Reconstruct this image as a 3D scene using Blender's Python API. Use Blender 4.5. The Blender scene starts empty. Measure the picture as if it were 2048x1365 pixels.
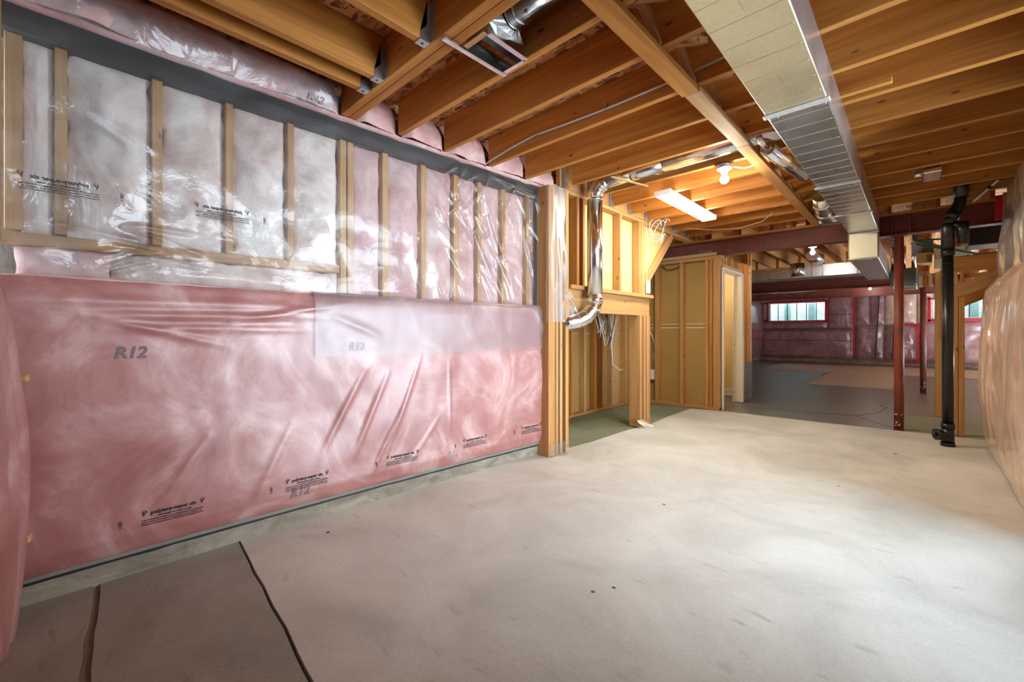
import bpy, bmesh, math, random
from mathutils import Vector, Matrix, noise, Euler
random.seed(7)
SC = bpy.context.scene
COL = SC.collection
PI = math.pi

# ------------------------------------------------------------------ camera, sky, daylight, exposure
CAM_H = 1.13
YAW = math.atan2(811.0, 851.0)
cd = bpy.data.cameras.new('camera')
cam = bpy.data.objects.new('camera', cd)
COL.objects.link(cam)
cd.sensor_width = 36.0
cd.lens = 36.0 * 851.0 / 2048.0
cd.shift_y = -18.5 / 2048.0
cd.clip_start = 0.02
cam.location = (0, 0, CAM_H)
cam.rotation_euler = (PI / 2, 0, YAW)
SC.camera = cam

SKY = 13.0
w = bpy.data.worlds.new('overcast_sky')
SC.world = w
w.use_nodes = True
bg = w.node_tree.nodes['Background']
bg.inputs[0].default_value = (0.74, 0.87, 1.0, 1)
bg.inputs[1].default_value = SKY
SC.view_settings.view_transform = 'Standard'
SC.view_settings.look = 'None'
SC.view_settings.exposure = 0.82
SC.view_settings.gamma = 1.0
SC.view_settings.use_curve_mapping = False
BULB = 300.0
TUBE = 42.0
cy = SC.cycles
cy.max_bounces = 10
cy.diffuse_bounces = 6
cy.glossy_bounces = 5
cy.transmission_bounces = 6
cy.transparent_max_bounces = 24
cy.sample_clamp_indirect = 6.0
cy.caustics_reflective = False
cy.caustics_refractive = False


def portal(loc, rot, sx, sy):
    l = bpy.data.lights.new('window_portal', 'AREA')
    l.shape = 'RECTANGLE'
    l.size, l.size_y = sx, sy
    l.cycles.is_portal = True
    o = bpy.data.objects.new('window_portal', l)
    COL.objects.link(o)
    o.location = loc
    o.rotation_euler = rot


WIN = (1.75, 3.6, 0.12, 2.42)       # out-of-frame window in the right wall: y0 y1 z0 z1
XR = 0.68                            # right wall plane
portal((XR + 0.12, (WIN[0] + WIN[1]) / 2, (WIN[2] + WIN[3]) / 2), (0, PI / 2, 0), WIN[3] - WIN[2], WIN[1] - WIN[0])
YF = 19.4                            # far wall plane
WIN2 = (0.15, 1.30, 1.72, 2.40)     # small high window nearer the camera, also out of frame
portal((XR + 0.12, (WIN2[0] + WIN2[1]) / 2, (WIN2[2] + WIN2[3]) / 2), (0, PI / 2, 0), WIN2[3] - WIN2[2], WIN2[1] - WIN2[0])
portal((-3.37, YF + 0.15, 1.9), (-PI / 2, 0, 0), 1.9, 0.74)


# ------------------------------------------------------------------ materials
def mat(name):
    m = bpy.data.materials.new(name)
    m.use_nodes = True
    nt = m.node_tree
    return m, nt, nt.nodes['Principled BSDF']


def nd(nt, t, **k):
    n = nt.nodes.new(t)
    for a, b in k.items():
        setattr(n, a, b)
    return n


def coords(nt, scale, rnd=True):
    tc = nd(nt, 'ShaderNodeTexCoord')
    src = tc.outputs['Object']
    if rnd:
        oi = nd(nt, 'ShaderNodeObjectInfo')
        mu = nd(nt, 'ShaderNodeMath', operation='MULTIPLY')
        mu.inputs[1].default_value = 37.0
        nt.links.new(oi.outputs['Random'], mu.inputs[0])
        ad = nd(nt, 'ShaderNodeVectorMath', operation='ADD')
        nt.links.new(src, ad.inputs[0])
        nt.links.new(mu.outputs[0], ad.inputs[1])
        src = ad.outputs[0]
    mp = nd(nt, 'ShaderNodeMapping')
    mp.inputs['Scale'].default_value = scale
    nt.links.new(src, mp.inputs['Vector'])
    return mp.outputs[0]


def ramp(nt, fac, stops):
    r = nd(nt, 'ShaderNodeValToRGB')
    el = r.color_ramp.elements
    while len(el) < len(stops):
        el.new(0.5)
    for e, (p, c) in zip(el, stops):
        e.position = p
        e.color = (*c, 1) if len(c) == 3 else c
    nt.links.new(fac, r.inputs[0])
    return r.outputs[0]


def noise_tex(nt, vec, scale, detail=4, rough=0.55, dist=0.0):
    n = nd(nt, 'ShaderNodeTexNoise')
    n.inputs['Scale'].default_value = scale
    n.inputs['Detail'].default_value = detail
    n.inputs['Roughness'].default_value = rough
    n.inputs['Distortion'].default_value = dist
    nt.links.new(vec, n.inputs['Vector'])
    return n.outputs[0]


def mixc(nt, fac, a, b, mode='MIX'):
    m = nd(nt, 'ShaderNodeMix', data_type='RGBA', blend_type=mode)
    for sock, v in ((m.inputs[0], fac), (m.inputs[6], a), (m.inputs[7], b)):
        if isinstance(v, (int, float)):
            sock.default_value = v
        elif isinstance(v, tuple):
            sock.default_value = (*v, 1)
        else:
            nt.links.new(v, sock)
    return m.outputs[2]


def bump(nt, p, h, strength, dist=0.01):
    b = nd(nt, 'ShaderNodeBump')
    b.inputs['Strength'].default_value = strength
    b.inputs['Distance'].default_value = dist
    nt.links.new(h, b.inputs['Height'])
    nt.links.new(b.outputs[0], p.inputs['Normal'])


def wood(name, c0, c1, rough=0.6, knots=True):
    m, nt, p = mat(name)
    g = noise_tex(nt, coords(nt, (1.2, 26, 26)), 1.0, 5, 0.6, 0.6)
    col = ramp(nt, g, [(0.3, c0), (0.72, c1)])
    fine = noise_tex(nt, coords(nt, (3, 160, 160)), 1.0, 3, 0.6)
    col = mixc(nt, 0.25, col, ramp(nt, fine, [(0.35, (0.45, 0.4, 0.35)), (0.65, (1, 1, 1))]), 'MULTIPLY')
    oi = nd(nt, 'ShaderNodeObjectInfo')
    tint = ramp(nt, oi.outputs['Random'], [(0.0, (0.86, 0.82, 0.78)), (1.0, (1.06, 1.05, 1.02))])
    col = mixc(nt, 1.0, col, tint, 'MULTIPLY')
    if knots:
        v = nd(nt, 'ShaderNodeTexVoronoi')
        v.inputs['Scale'].default_value = 1.0
        nt.links.new(coords(nt, (3.6, 9.0, 9.0)), v.inputs['Vector'])
        kf = ramp(nt, v.outputs['Distance'], [(0.055, (1, 1, 1)), (0.095, (0, 0, 0))])
        col = mixc(nt, kf, col, (0.16, 0.055, 0.018))
    nt.links.new(col, p.inputs['Base Color'])
    p.inputs['Roughness'].default_value = rough
    bump(nt, p, fine, 0.12, 0.004)
    return m


def plain(name, c, rough=0.5, metal=0.0, var=0.12, scale=6.0, rnd=False, bmp=0.0, coat=0.0):
    m, nt, p = mat(name)
    n = noise_tex(nt, coords(nt, (1, 1, 1), rnd), scale, 4)
    lo = tuple(max(0, x * (1 - var)) for x in c)
    hi = tuple(min(1, x * (1 + var)) for x in c)
    nt.links.new(ramp(nt, n, [(0.3, lo), (0.7, hi)]), p.inputs['Base Color'])
    p.inputs['Roughness'].default_value = rough
    p.inputs['Metallic'].default_value = metal
    if coat:
        p.inputs['Coat Weight'].default_value = coat
    if bmp:
        bump(nt, p, n, bmp)
    return m


def emit(name, c, s):
    m, nt, p = mat(name)
    p.inputs['Base Color'].default_value = (0.9, 0.9, 0.9, 1)
    p.inputs['Emission Color'].default_value = (*c, 1)
    p.inputs['Emission Strength'].default_value = s
    return m


def film(name, haze, rough=0.07, refl=1.8, wide=0.42):
    m, nt, p = mat(name)
    nt.nodes.remove(p)
    out = nt.nodes['Material Output']
    tr = nd(nt, 'ShaderNodeBsdfTransparent')
    tr.inputs[0].default_value = (0.97, 0.97, 0.97, 1)
    gl = nd(nt, 'ShaderNodeBsdfGlossy')
    gl.inputs['Roughness'].default_value = rough
    df = nd(nt, 'ShaderNodeBsdfDiffuse')
    df.inputs[0].default_value = (0.86, 0.86, 0.88, 1)
    tl = nd(nt, 'ShaderNodeBsdfTranslucent')
    tl.inputs[0].default_value = (0.86, 0.86, 0.88, 1)
    n = noise_tex(nt, coords(nt, (1, 1, 1), False), 9.0, 4, 0.6, 1.0)
    b = nd(nt, 'ShaderNodeBump')
    b.inputs['Strength'].default_value = 0.35
    b.inputs['Distance'].default_value = 0.01
    nt.links.new(n, b.inputs['Height'])
    nt.links.new(b.outputs[0], gl.inputs['Normal'])
    fr = nd(nt, 'ShaderNodeFresnel')
    fr.inputs[0].default_value = 1.5
    mu = nd(nt, 'ShaderNodeMath', operation='MULTIPLY', use_clamp=True)
    mu.inputs[1].default_value = refl
    nt.links.new(fr.outputs[0], mu.inputs[0])
    m1 = nd(nt, 'ShaderNodeMixShader')
    m1.inputs[0].default_value = 0.5
    nt.links.new(df.outputs[0], m1.inputs[1])
    nt.links.new(tl.outputs[0], m1.inputs[2])
    m2 = nd(nt, 'ShaderNodeMixShader')
    m2.inputs[0].default_value = haze
    nt.links.new(tr.outputs[0], m2.inputs[1])
    nt.links.new(m1.outputs[0], m2.inputs[2])
    m3 = nd(nt, 'ShaderNodeMixShader')
    g2 = nd(nt, 'ShaderNodeBsdfGlossy')
    g2.inputs['Roughness'].default_value = wide
    nt.links.new(b.outputs[0], g2.inputs['Normal'])
    m4 = nd(nt, 'ShaderNodeMixShader')
    m4.inputs[0].default_value = 0.6 if wide > rough else 0.0
    nt.links.new(gl.outputs[0], m4.inputs[1])
    nt.links.new(g2.outputs[0], m4.inputs[2])
    nt.links.new(mu.outputs[0], m3.inputs[0])
    nt.links.new(m2.outputs[0], m3.inputs[1])
    nt.links.new(m4.outputs[0], m3.inputs[2])
    nt.links.new(m3.outputs[0], out.inputs[0])
    return m


def fibre(name, c0, c1, c2, coat=0.0, scale=2.4, rough=0.85, coat_rough=0.3):
    """mottled mineral wool, optionally under tight glossy film"""
    m, nt, p = mat(name)
    v = coords(nt, (1, 1, 1), True)
    n = noise_tex(nt, v, scale, 7, 0.62, 1.6)
    col = ramp(nt, n, [(0.30, c0), (0.5, c1), (0.68, c2)])
    f = noise_tex(nt, v, 34.0, 4, 0.6, 0.4)
    col = mixc(nt, 0.18, col, ramp(nt, f, [(0.3, (0.6, 0.5, 0.5)), (0.6, (1, 1, 1))]), 'MULTIPLY')
    nt.links.new(col, p.inputs['Base Color'])
    p.inputs['Roughness'].default_value = rough
    p.inputs['Coat Weight'].default_value = coat
    p.inputs['Coat Roughness'].default_value = coat_rough
    p.inputs['Coat IOR'].default_value = 1.98 if coat_rough > 0.35 else 1.6
    b = nd(nt, 'ShaderNodeBump')
    b.inputs['Strength'].default_value = 0.15 if coat else 0.6
    b.inputs['Distance'].default_value = 0.02
    nt.links.new(n, b.inputs['Height'])
    nt.links.new(b.outputs[0], p.inputs['Normal'])
    if coat:
        b2 = nd(nt, 'ShaderNodeBump')
        b2.inputs['Strength'].default_value = 0.05
        b2.inputs['Distance'].default_value = 0.02
        nt.links.new(n, b2.inputs['Height'])
        nt.links.new(b2.outputs[0], p.inputs['Coat Normal'])
    return m


def concrete(name, c0, c1, rough, streak=(1, 1, 1), sc=1.6, bmp=0.15, spots=True):
    m, nt, p = mat(name)
    v = coords(nt, streak, False)
    n = noise_tex(nt, v, sc, 9, 0.62, 0.6)
    col = ramp(nt, n, [(0.32, c0), (0.66, c1)])
    f = noise_tex(nt, coords(nt, (1, 1, 1), False), 70.0, 4, 0.6)
    col = mixc(nt, 0.22, col, ramp(nt, f, [(0.35, (0.62, 0.6, 0.58)), (0.6, (1, 1, 1))]), 'MULTIPLY')
    if spots:
        s = noise_tex(nt, coords(nt, (1.0, 3.2, 1), False), 5.0, 4, 0.55, 0.3)
        sf = ramp(nt, s, [(0.63, (0, 0, 0)), (0.74, (0.5, 0.5, 0.5))])
        col = mixc(nt, sf, col, tuple(x * 0.62 for x in c0))
    nt.links.new(col, p.inputs['Base Color'])
    rr = nd(nt, 'ShaderNodeMapRange')
    rr.inputs['To Min'].default_value = rough - 0.08
    rr.inputs['To Max'].default_value = rough + 0.1
    nt.links.new(n, rr.inputs[0])
    nt.links.new(rr.outputs[0], p.inputs['Roughness'])
    bump(nt, p, f, bmp, 0.004)
    return m


def osb():
    m, nt, p = mat('osb_strands')
    col = None
    for k, (s, rot) in enumerate((((9, 34, 9), 0.3), ((30, 10, 9), -0.5), ((13, 40, 9), 1.1))):
        tc = nd(nt, 'ShaderNodeTexCoord')
        mp = nd(nt, 'ShaderNodeMapping')
        mp.inputs['Scale'].default_value = s
        mp.inputs['Rotation'].default_value = (0, 0, rot)
        nt.links.new(tc.outputs['Object'], mp.inputs[0])
        v = nd(nt, 'ShaderNodeTexVoronoi')
        v.inputs['Scale'].default_value = 1.0
        nt.links.new(mp.outputs[0], v.inputs['Vector'])
        sp = nd(nt, 'ShaderNodeSeparateColor')
        nt.links.new(v.outputs['Color'], sp.inputs[0])
        c = ramp(nt, sp.outputs[0], [(0.0, (0.16, 0.05, 0.015)), (0.35, (0.46, 0.19, 0.06)), (1.0, (0.76, 0.42, 0.17))])
        if col is None:
            col = c
        else:
            sel = ramp(nt, sp.outputs[1], [(0.45, (0, 0, 0)), (0.5, (1, 1, 1))])
            col = mixc(nt, sel, col, c)
        last = sp.outputs[2]
    nt.links.new(col, p.inputs['Base Color'])
    p.inputs['Roughness'].default_value = 0.75
    bump(nt, p, last, 0.5, 0.006)
    return m


def galv(name, c, rough):
    m, nt, p = mat(name)
    v = nd(nt, 'ShaderNodeTexVoronoi')
    v.inputs['Scale'].default_value = 90.0
    nt.links.new(coords(nt, (1, 1, 1), True), v.inputs['Vector'])
    sp = nd(nt, 'ShaderNodeSeparateColor')
    nt.links.new(v.outputs['Color'], sp.inputs[0])
    nt.links.new(ramp(nt, sp.outputs[0], [(0, tuple(x * 0.93 for x in c)), (1, c)]), p.inputs['Base Color'])
    p.inputs['Metallic'].default_value = 1.0
    n = noise_tex(nt, coords(nt, (1, 1, 1), True), 5.0, 3)
    rr = nd(nt, 'ShaderNodeMapRange')
    rr.inputs['To Min'].default_value = rough * 0.7
    rr.inputs['To Max'].default_value = rough * 1.3
    nt.links.new(n, rr.inputs[0])
    nt.links.new(rr.outputs[0], p.inputs['Roughness'])
    return m


JOIST = wood('spruce_joist', (0.42, 0.155, 0.024), (0.69, 0.32, 0.068))
STUD = wood('spruce_stud', (0.46, 0.235, 0.075), (0.64, 0.36, 0.135))
PALE = wood('pale_stud', (0.52, 0.31, 0.14), (0.70, 0.46, 0.23))
OSB = osb()
GALV = galv('galvanised_sheet', (0.76, 0.79, 0.82), 0.30)
GALVY = galv('warm_tint_sheet', (0.86, 0.81, 0.60), 0.42)  # yellow tint puts the warm reflections into the metal's colour
FOIL = plain('foil_tape', (0.78, 0.78, 0.74), 0.34, 0.55, 0.1, 40.0, True, 0.4)
GALVD = galv('bright_sheet', (0.84, 0.85, 0.86), 0.16)
HANG = galv('hanger_steel', (0.50, 0.52, 0.53), 0.42)
SLABW = concrete('pale_floor', (0.525, 0.54, 0.505), (0.735, 0.755, 0.72), 0.62)
SLABB = concrete('brown_floor', (0.255, 0.258, 0.225), (0.40, 0.405, 0.365), 0.66)
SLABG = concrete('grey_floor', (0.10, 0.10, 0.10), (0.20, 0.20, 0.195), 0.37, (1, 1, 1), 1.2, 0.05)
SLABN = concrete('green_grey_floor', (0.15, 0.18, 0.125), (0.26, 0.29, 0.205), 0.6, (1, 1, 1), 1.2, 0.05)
JOINT = plain('joint_dirt', (0.12, 0.10, 0.078), 0.9)
CURB = concrete('curb_concrete', (0.21, 0.185, 0.14), (0.42, 0.385, 0.31), 0.8, (1, 1, 2), 5.0, 0.4)
GASKET = plain('grey_gasket', (0.026, 0.028, 0.028), 0.5, 0, 0.35, 3)
DARK = plain('black_gasket', (0.02, 0.022, 0.024), 0.5)
FILM = film('clear_film', 0.05)
FILMH = film('hazy_film', 0.17, 0.14, 1.6)
FILMD = film('draped_film', 0.20, 0.22, 0.7, 0.5)
FILML = film('milky_film', 0.22, 0.2, 1.0, 0.5)
FILMT = film('thick_film', 0.16, 0.12, 0.9)
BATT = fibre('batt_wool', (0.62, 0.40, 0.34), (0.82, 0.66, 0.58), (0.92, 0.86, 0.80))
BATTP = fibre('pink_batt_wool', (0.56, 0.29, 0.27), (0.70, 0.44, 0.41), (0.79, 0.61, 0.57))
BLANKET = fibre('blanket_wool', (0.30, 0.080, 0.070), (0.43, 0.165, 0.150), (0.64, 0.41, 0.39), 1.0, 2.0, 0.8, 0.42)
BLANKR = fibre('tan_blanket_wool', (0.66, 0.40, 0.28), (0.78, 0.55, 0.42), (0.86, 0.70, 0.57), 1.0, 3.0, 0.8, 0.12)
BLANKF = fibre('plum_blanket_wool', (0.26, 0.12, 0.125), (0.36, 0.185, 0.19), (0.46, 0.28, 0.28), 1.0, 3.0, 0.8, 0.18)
KRAFT = plain('kraft_drywall', (0.42, 0.265, 0.085), 0.85, 0, 0.08, 2.0)
YELLOWB = plain('yellow_drywall', (0.66, 0.50, 0.20), 0.85, 0, 0.05, 2.0)
BEIGE = plain('beige_paint', (0.68, 0.52, 0.24), 0.7, 0, 0.03, 2.0)
SEAM = plain('seam_tape', (0.72, 0.66, 0.50), 0.8)
TRIM = plain('white_trim', (0.80, 0.76, 0.66), 0.4, 0, 0.04)
WHITE = plain('white_plastic', (0.82, 0.81, 0.78), 0.35, 0, 0.03)
REDST = plain('red_oxide_steel', (0.185, 0.046, 0.032), 0.5, 0, 0.25, 5.0)
REDCOL = plain('red_oxide_column', (0.27, 0.062, 0.036), 0.45, 0, 0.2, 6.0)
ABS = plain('black_abs', (0.012, 0.013, 0.013), 0.28, 0, 0.2)
REDTAPE = plain('red_tape', (0.55, 0.015, 0.03), 0.35, 0, 0.15)
CABLE = plain('white_cable', (0.62, 0.60, 0.56), 0.45, 0, 0.05)
CABLEB = plain('black_cable', (0.03, 0.03, 0.03), 0.45)
GREENP = plain('green_conduit', (0.04, 0.12, 0.10), 0.4)
BLUEP = plain('blue_edge', (0.02, 0.05, 0.12), 0.4)
INK = plain('black_ink', (0.03, 0.025, 0.025), 0.6)
INKG = plain('grey_ink', (0.22, 0.16, 0.16), 0.7)
INKL = plain('faint_ink', (0.42, 0.34, 0.34), 0.7)
CARD = plain('cardboard', (0.55, 0.36, 0.12), 0.8)
BOARDW = plain('beige_board', (0.66, 0.58, 0.44), 0.8)
SHEETG = plain('underlay_sheet', (0.50, 0.46, 0.42), 0.7, 0, 0.06, 3.0)
BRASS = plain('brass', (0.55, 0.38, 0.15), 0.35, 1.0)
DIFF = emit('lit_diffuser', (1.0, 0.93, 0.78), TUBE)
BULBM = emit('lit_bulb', (1.0, 0.90, 0.74), BULB)
BULBN = emit('fill_bulb', (1.0, 0.88, 0.7), BULB * 0.10)  # for the added fill lamp near the camera
BULBC = emit('lit_cool_bulb', (1.0, 0.94, 0.86), BULB * 0.35)
GLASS = film('window_glass', 0.0, 0.02, 1.0, 0.0)

# ------------------------------------------------------------------ mesh helpers
WM = {}


def link(o, parent, world):
    COL.objects.link(o)
    if parent is not None:
        o.parent = parent
        o.matrix_basis = WM[parent.name].inverted() @ world
    else:
        o.matrix_basis = world
    WM[o.name] = world.copy()
    return o


def tag(o, label=None, cat=None, group=None, kind=None):
    for k, v in (('label', label), ('category', cat), ('group', group), ('kind', kind)):
        if v:
            o[k] = v
    return o


def thing(name, loc, label, cat, group=None):
    o = bpy.data.objects.new(name, None)
    o.empty_display_size = 0.05
    return tag(link(o, None, Matrix.Translation(loc)), label, cat, group)


def struct(name, loc=(0, 0, 0)):
    o = bpy.data.objects.new(name, None)
    o.empty_display_size = 0.05
    return tag(link(o, None, Matrix.Translation(loc)), kind='structure')


def mesh(name, vs, fs, m, parent, world=None, smooth=False):
    me = bpy.data.meshes.new(name)
    me.from_pydata([tuple(v) for v in vs], [], fs)
    me.materials.append(m)
    if smooth:
        me.polygons.foreach_set('use_smooth', [True] * len(me.polygons))
    o = bpy.data.objects.new(name, me)
    return link(o, parent, world or Matrix.Identity(4))


CACHE = {}


def boxmesh(l, a, b, m, bev):
    key = (round(l, 3), round(a, 3), round(b, 3), m.name, bev)
    if key in CACHE:
        return CACHE[key]
    bm = bmesh.new()
    bmesh.ops.create_cube(bm, size=1.0)
    for v in bm.verts:
        v.co = Vector((v.co.x * l, v.co.y * a, v.co.z * b))
    if bev:
        bmesh.ops.bevel(bm, geom=bm.edges[:], offset=min(bev, 0.45 * min(l, a, b)), segments=1, affect='EDGES')
    me = bpy.data.meshes.new('board')
    bm.to_mesh(me)
    bm.free()
    me.materials.append(m)
    CACHE[key] = me
    return me


def board(name, p0, p1, wdt, hgt, m, parent, side=None, bev=0.003):
    """timber from p0 to p1 (centre line); wdt across `side`, hgt across the third axis"""
    p0, p1 = Vector(p0), Vector(p1)
    d = p1 - p0
    x = d.normalized()
    if side is None:
        side = Vector((0, 1, 0)) if abs(x.z) > 0.9 else Vector((0, 0, 1)).cross(x)
    y = Vector(side)
    y = (y - x * y.dot(x)).normalized()
    z = x.cross(y)
    R = Matrix((x, y, z)).transposed().to_4x4()
    W = Matrix.Translation((p0 + p1) / 2) @ R
    o = bpy.data.objects.new(name, boxmesh(d.length, wdt, hgt, m, bev))
    return link(o, parent, W)


def box(name, x0, x1, y0, y1, z0, z1, m, parent, bev=0.002):
    sx, sy, sz = x1 - x0, y1 - y0, z1 - z0
    c = Vector(((x0 + x1) / 2, (y0 + y1) / 2, (z0 + z1) / 2))
    o = bpy.data.objects.new(name, boxmesh(sx, sy, sz, m, bev))
    return link(o, parent, Matrix.Translation(c))


def tube(name, pts, r, m, parent, seg=12, cap=True, radii=None):
    pts = [Vector(p) for p in pts]
    vs, fs = [], []
    n = len(pts)
    t0 = (pts[1] - pts[0]).normalized()
    ref = Vector((0, 0, 1)) if abs(t0.z) < 0.9 else Vector((1, 0, 0))
    a = t0.cross(ref).normalized()
    for i, p in enumerate(pts):
        if i == 0:
            t = t0
        elif i == n - 1:
            t = (pts[-1] - pts[-2]).normalized()
        else:
            t = ((pts[i] - pts[i - 1]).normalized() + (pts[i + 1] - pts[i]).normalized()).normalized()
        a = (a - t * a.dot(t)).normalized()
        b = t.cross(a)
        rr = radii[i] if radii else r
        for k in range(seg):
            th = 2 * PI * k / seg
            vs.append(p + (a * math.cos(th) + b * math.sin(th)) * rr)
    for i in range(n - 1):
        for k in range(seg):
            k2 = (k + 1) % seg
            fs.append((i * seg + k, i * seg + k2, (i + 1) * seg + k2, (i + 1) * seg + k))
    if cap:
        fs.append(tuple(range(seg))[::-1])
        fs.append(tuple((n - 1) * seg + k for k in range(seg)))
    o = mesh(name, vs, fs, m, parent)
    for p in o.data.polygons:
        p.use_smooth = len(p.vertices) == 4
    return o


def lathe(name, prof, origin, axis, m, parent, seg=20):
    """prof: (radius, height along axis)"""
    axis = Vector(axis).normalized()
    ref = Vector((0, 0, 1)) if abs(axis.z) < 0.9 else Vector((1, 0, 0))
    a = axis.cross(ref).normalized()
    b = axis.cross(a)
    vs, fs = [], []
    for r, h in prof:
        for k in range(seg):
            th = 2 * PI * k / seg
            vs.append(Vector(origin) + axis * h + (a * math.cos(th) + b * math.sin(th)) * max(r, 1e-4))
    for i in range(len(prof) - 1):
        for k in range(seg):
            k2 = (k + 1) % seg
            fs.append((i * seg + k, i * seg + k2, (i + 1) * seg + k2, (i + 1) * seg + k))
    fs.append(tuple(range(seg))[::-1])
    fs.append(tuple((len(prof) - 1) * seg + k for k in range(seg)))
    o = mesh(name, vs, fs, m, parent, smooth=True)
    return o


def grid(name, fn, nu, nv, m, parent, smooth=True, close=None):
    vs = [fn(i / nu, j / nv) for j in range(nv + 1) for i in range(nu + 1)]
    fs = []
    for j in range(nv):
        for i in range(nu):
            k = j * (nu + 1) + i
            fs.append((k, k + 1, k + nu + 2, k + nu + 1))
    return mesh(name, vs, fs, m, parent, smooth=smooth)


def fold(y, z, segs):
    """height of crease lines: (y0,z0,y1,z1,width,height)"""
    h = 0.0
    for a0, b0, a1, b1, wd, ht in segs:
        dx, dz = a1 - a0, b1 - b0
        L2 = dx * dx + dz * dz
        t = max(0.0, min(1.0, ((y - a0) * dx + (z - b0) * dz) / L2))
        dd = math.hypot(y - a0 - t * dx, z - b0 - t * dz)
        if dd < wd * 3:
            h += ht * math.exp(-(dd / wd) ** 2) * math.sin(PI * min(1, max(0.12, t * 0.9 + 0.08)))
    return h


def arc(c, a, b, r, t0, t1, n):
    return [Vector(c) + Vector(a) * r * math.cos(t0 + (t1 - t0) * i / n) + Vector(b) * r * math.sin(t0 + (t1 - t0) * i / n) for i in range(n + 1)]


def textmesh(name, s, size, m, parent, fn, bold=0.0, shear=0.0, align='LEFT', sx=1.0, space=1.0):
    """flat print: glyphs laid on the surface by fn(u, v) -> point"""
    cu = bpy.data.curves.new(name, 'FONT')
    cu.body = s
    cu.size = size
    cu.shear = shear
    cu.offset = bold
    cu.align_x = align
    cu.space_character = space
    cu.resolution_u = 2
    o = bpy.data.objects.new(name + '_tmp', cu)
    COL.objects.link(o)
    dg = bpy.context.evaluated_depsgraph_get()
    me = bpy.data.meshes.new_from_object(o.evaluated_get(dg))
    bpy.data.objects.remove(o)
    for v in me.vertices:
        v.co = fn(v.co.x * sx, v.co.y)
    me.name = name
    me.materials.clear()
    me.materials.append(m)
    return link(bpy.data.objects.new(name, me), parent, Matrix.Identity(4))


def N(x, y, z=0.0):
    return noise.noise(Vector((x, y, z)))


def fb(x, y, z=0.0, o=4):
    return noise.fractal(Vector((x, y, z)), 1.0, 2.0, o)


# ------------------------------------------------------------------ floor
fl = struct('floor')
box('slab_base', -5.2, 2.2, -0.6, YF + 0.4, -0.12, -0.022, JOINT, fl, 0)


def slab(name, poly, z, m, jag=0.0):
    vs, n = [], len(poly)
    out = []
    for i, p in enumerate(poly):
        q = poly[(i + 1) % n]
        k = 14 if jag else 1
        for s in range(k):
            t = s / k
            x, y = p[0] + (q[0] - p[0]) * t, p[1] + (q[1] - p[1]) * t
            if jag and 0 < s:
                x += N(x * 6, y * 6, 1) * jag
                y += N(x * 6, y * 6, 2) * jag
            out.append((x, y))
    k = len(out)
    vs = [(x, y, z) for x, y in out] + [(x, y, -0.024) for x, y in out]
    fs = [tuple(range(k))] + [(i, i + k, (i + 1) % k + k, (i + 1) % k) for i in range(k)]
    return mesh(name, vs, fs, m, fl)


slab('floor_slab', [(-2.95, -0.45), (1.2, -0.45), (1.2, 0.015), (-1.95, 0.028), (-2.66, 0.085), (-2.95, 0.09)], 0.0, SLABB, 0.012)
slab('floor_slab', [(-2.95, 0.12), (-2.66, 0.108), (-1.95, 0.058), (1.2, 0.03), (1.2, 0.508), (-1.4, 0.540), (-2.62, 0.640), (-2.95, 0.665)], -0.002, SLABB, 0.008)
slab('floor_slab', [(-2.95, 0.675), (-2.62, 0.65), (-1.4, 0.552), (1.2, 0.52), (1.2, 6.62), (0.30, 6.62), (-0.165, 6.555), (-0.88, 6.50), (-2.04, 6.455), (-2.41, 6.33), (-2.41, 5.6), (-2.36, 4.9), (-2.415, 4.4), (-2.42, 3.7), (-2.47, 3.3), (-2.95, 3.2)], 0.0, SLABW, 0.006)
slab('alcove_slab', [(-2.95, 3.205), (-2.465, 3.305), (-2.424, 3.7), (-2.42, 4.4), (-2.365, 4.9), (-2.415, 5.6), (-2.415, 6.335), (-2.05, 6.46), (-2.05, 6.5), (-3.7, 6.5), (-3.7, 3.2)], -0.010, SLABN)
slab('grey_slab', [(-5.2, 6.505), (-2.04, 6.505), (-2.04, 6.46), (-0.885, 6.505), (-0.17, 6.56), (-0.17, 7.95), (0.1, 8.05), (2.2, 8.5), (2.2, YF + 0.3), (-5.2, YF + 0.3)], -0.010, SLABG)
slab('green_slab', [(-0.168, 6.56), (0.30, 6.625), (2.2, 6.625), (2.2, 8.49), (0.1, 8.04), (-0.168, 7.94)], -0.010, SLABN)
slab('joint_fill', [(-2.95, 0.085), (-2.66, 0.08), (-1.95, 0.025), (-1.0, 0.018), (-1.0, 0.04), (-1.95, 0.06), (-2.66, 0.11), (-2.95, 0.125)], -0.010, plain('packed_dirt', (0.21, 0.18, 0.145), 0.9))
# saw-cut cracks in the grey floor
for nm, pts in (('floor_crack', [(-2.0, 7.3), (-1.27, 7.2), (-0.6, 7.4), (-0.4, 7.9), (-0.33, 8.5), (-0.42, 8.75)]),
                ('floor_crack', [(-0.62, 7.4), (-0.3, 6.9), (-0.1, 6.72), (0.3, 6.78), (0.55, 6.9)])):
    tube(nm, [(x, y, -0.012) for x, y in pts], 0.007, JOINT, fl, 5)
# a chipped flake by the curb and dark stains (spots) along the near slabs
for k, (x, y, s) in enumerate([(-1.02, 1.58, 0.012), (-0.97, 1.67, 0.010), (-1.2, 2.7, 0.012), (-0.42, 3.9, 0.012), (-0.15, 5.3, 0.02), (-2.4, 1.02, 0.014)]):
    vs = [(x + s * math.cos(a) * random.uniform(0.7, 1.3), y + s * 0.8 * math.sin(a) * random.uniform(0.7, 1.2), 0.0005) for a in [i * PI / 4 for i in range(8)]]
    top = (x, y, 0.003)
    o = mesh('floor_chip', vs + [top], [(i, (i + 1) % 8, 8) for i in range(8)], JOINT, fl)


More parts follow.
